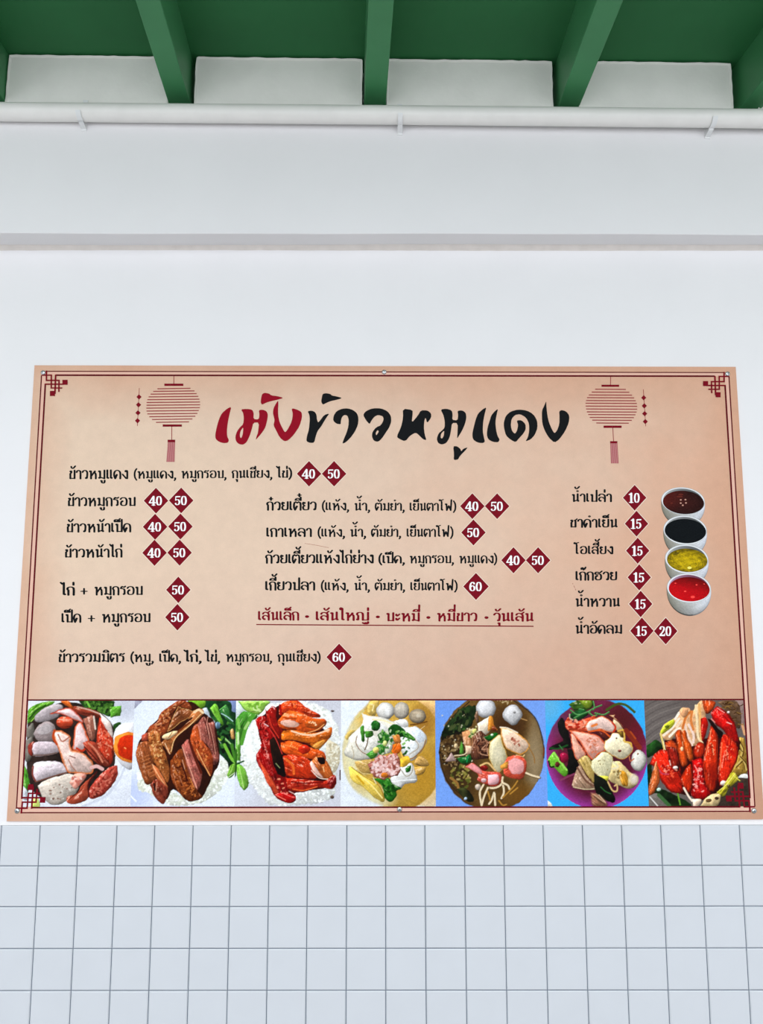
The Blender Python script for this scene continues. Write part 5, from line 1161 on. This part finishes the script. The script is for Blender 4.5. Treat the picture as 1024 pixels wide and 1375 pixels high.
# ---- four bowls of drinks, printed
def bowl(rim, liq, body, kind, layer, seed, label):
    f = lambda x, y: (870 + x / 6.88, 640 + y / 6.88)
    rs = np.random.RandomState(seed)
    V, Fc, Cc = [], [], []
    # outside of the bowl: strips from the rim's front half down to the foot
    (cx, cy, rx, ry, tl) = rim
    n, mrow = 60, 14
    i0 = len(V)
    for i in range(n + 1):
        t = i / n; a = math.pi * (1 - t)
        tx, ty = cx + rx * math.cos(a), cy + ry * math.sin(a) + tl * math.cos(a)
        bx, by = cx + 1.006 * rx * math.cos(a), cy + .16 * ry + tl * math.cos(a) + 1.74 * ry * math.sin(a) ** .92
        xs = .5 - .5 * math.cos(math.pi * t)
        for j in range(mrow + 1):
            q = j / mrow
            V.append(f(tx + (bx - tx) * q, ty + (by - ty) * q))
            c = np.array((138, 135, 122.)) * (1 - xs) + np.array((212, 214, 222.)) * xs
            c = c * (1.06 - .22 * q) * (1 + .03 * rs.randn()) * (1 + .10 * math.exp(-((xs - .72) / .12) ** 2 - ((q - .45) / .2) ** 2))
            if q > .86: c = c * (.62 if xs < .6 else .8)
            if t < .03: c = c * .8
            Cc.append(c)
    for i in range(n):
        for j in range(mrow):
            a = i0 + i * (mrow + 1) + j; Fc.append((a, a + 1, a + mrow + 2, a + mrow + 1))
    lay = [0.0] * len(V)
    def disc(e, fn, dz, nr, na=64):
        (cx, cy, rx, ry, tl) = e; b = len(V)
        for k in range(na):
            a = 2 * math.pi * k / na
            for j in range(nr + 1):
                r = j / nr
                V.append(f(cx + rx * r * math.cos(a), cy + ry * r * math.sin(a) + tl * r * math.cos(a))); Cc.append(np.array(fn(r, a), float)); lay.append(dz)
        for k in range(na):
            for j in range(nr):
                p, q = b + k * (nr + 1) + j, b + ((k + 1) % na) * (nr + 1) + j
                Fc.append((p, q, q + 1, p + 1))
    def rimc(r, a):
        if r > .985: return (170, 172, 174)
        if r > .93: return (236, 238, 240)
        w = .5 - .5 * math.cos(a + .5)
        return (96 + 92 * w, 98 + 92 * w, 98 + 92 * w) if kind != 'red' else (110 + 84 * w, 62 + 108 * w, 80 + 114 * w)
    disc(rim, rimc, 1, 18)
    def liqc(r, a):
        x, y = r * math.cos(a), r * math.sin(a); nz = rs.randn()
        if kind == 'tea': return np.array((74, 36, 32.)) * (1 - .3 * r) + np.array((46, 12, 8)) * max(0, -x * .9 - y * .3) + 4 * nz
        if kind == 'black': return np.array((22, 28, 32.)) + 3 * nz
        if kind == 'yellow':
            w = math.sin(9 * x + 4 * y) * math.sin(11 * y - 3 * x)
            return np.array((190, 164, 26.)) * (1.0 - .34 * r ** 3 + .10 * w + .10 * nz - .12 * max(0, -y))
        return np.array((190, 6, 32.)) * (.96 - .36 * max(0, -y + .3 * x) - .22 * max(0, r - .75) + .05 * nz) + np.array((34, 2, 0)) * max(0, .5 * y - .4 * x)
    disc(liq, liqc, 2, 26)
    if kind == 'tea':
        for x, y in ((300, 215), (343, 213), (300, 245), (348, 243), (318, 265)): disc((x, y, 9, 7, 0), lambda r, a: (196, 150, 134), 3, 2, 10)
        for x, y, r_ in ((300, 165, 24), (215, 245, 14), (290, 185, 30)): disc((x, y, r_, 8, 0), lambda r, a: (104, 48, 40), 3, 2, 14)
    if kind == 'red':
        for x, y, r_ in ((410, 1112, 20), (340, 1060, 12), (515, 992, 8), (250, 985, 9), (445, 1000, 10)): disc((x, y, r_, r_ * .6, 0), lambda r, a: (244, 84, 78), 3, 2, 14)
    if kind == 'yellow':
        disc((380, 842, 20, 12, 0), lambda r, a: (248, 232, 120), 3, 2, 14); disc((262, 712, 26, 10, -10), lambda r, a: (110, 96, 24), 3, 2, 14)
    pts = [B(*q) for q in V]
    o = obj('bowl_picture', [(x - BCX, yl(layer) - .00004 * l, z - BCZ) for (x, z), l in zip(pts, lay)], Fc, M_PRINT, board)
    setprint(o.data, Cc); o['label'] = label
bowl((321, 225, 202, 126, 12), (325, 238, 190, 108, 10), (165, 505, 450, 330), 'tea', 2, 1, 'printed bowl of dark reddish brown tea')
bowl((340, 495, 201, 135, 10), (342, 503, 191, 112, 8), (175, 520, 720, 590), 'black', 3, 2, 'printed bowl of black drink')
bowl((355, 762, 201, 134, 10), (359, 773, 187, 108, 8), (190, 540, 980, 850), 'yellow', 4, 3, 'printed bowl of yellow drink')
bowl((375, 1030, 204, 135, 10), (378, 1040, 189, 112, 8), (205, 560, 1292, 1110), 'red', 5, 4, 'printed bowl of bright red drink')

# ---- screws
for (u, v) in ((58.0, 500.4), (515.7, 499.6), (976.3, 502.0), (23.2, 1088.7), (536.2, 1086.6), (1011.8, 1088.6)):
    x, z = B(u, v)
    bm = bmesh.new(); R0 = 0.0066; prof = [(0, .0030), (.4, .0029), (.72, .0023), (.93, .0012), (1.0, 0.0)]
    rg = []
    for r, h in prof[1:]: rg.append([bm.verts.new((R0 * r * math.cos(2 * math.pi * k / 20), -h, R0 * r * math.sin(2 * math.pi * k / 20))) for k in range(20)])
    c = bm.verts.new((0, -.0030, 0))
    for k in range(20):
        q = (k + 1) % 20; bm.faces.new((c, rg[0][k], rg[0][q]))
        for a, b in zip(rg[:-1], rg[1:]): bm.faces.new((a[k], b[k], b[q], a[q]))
    sc = bmobj('screw', bm, M_SCREW, board, smooth=True); sc.location = (x - BCX, yl(9), z - BCZ)
    bm = bmesh.new(); th = random.uniform(0, 1.5)
    for t in (th, th + math.pi / 2):
        dx, dz = math.cos(t), math.sin(t); w = .00065; l = .0034
        hexa(bm, [(-dx * l - dz * w, -.0031, -dz * l + dx * w), (dx * l - dz * w, -.0031, dz * l + dx * w), (dx * l - dz * w, -.0028, dz * l + dx * w), (-dx * l - dz * w, -.0028, -dz * l + dx * w),
                  (-dx * l + dz * w, -.0031, -dz * l - dx * w), (dx * l + dz * w, -.0031, dz * l - dx * w), (dx * l + dz * w, -.0028, dz * l - dx * w), (-dx * l + dz * w, -.0028, -dz * l - dx * w)])
    bmobj('cross_recess', bm, M_SLOT, sc)
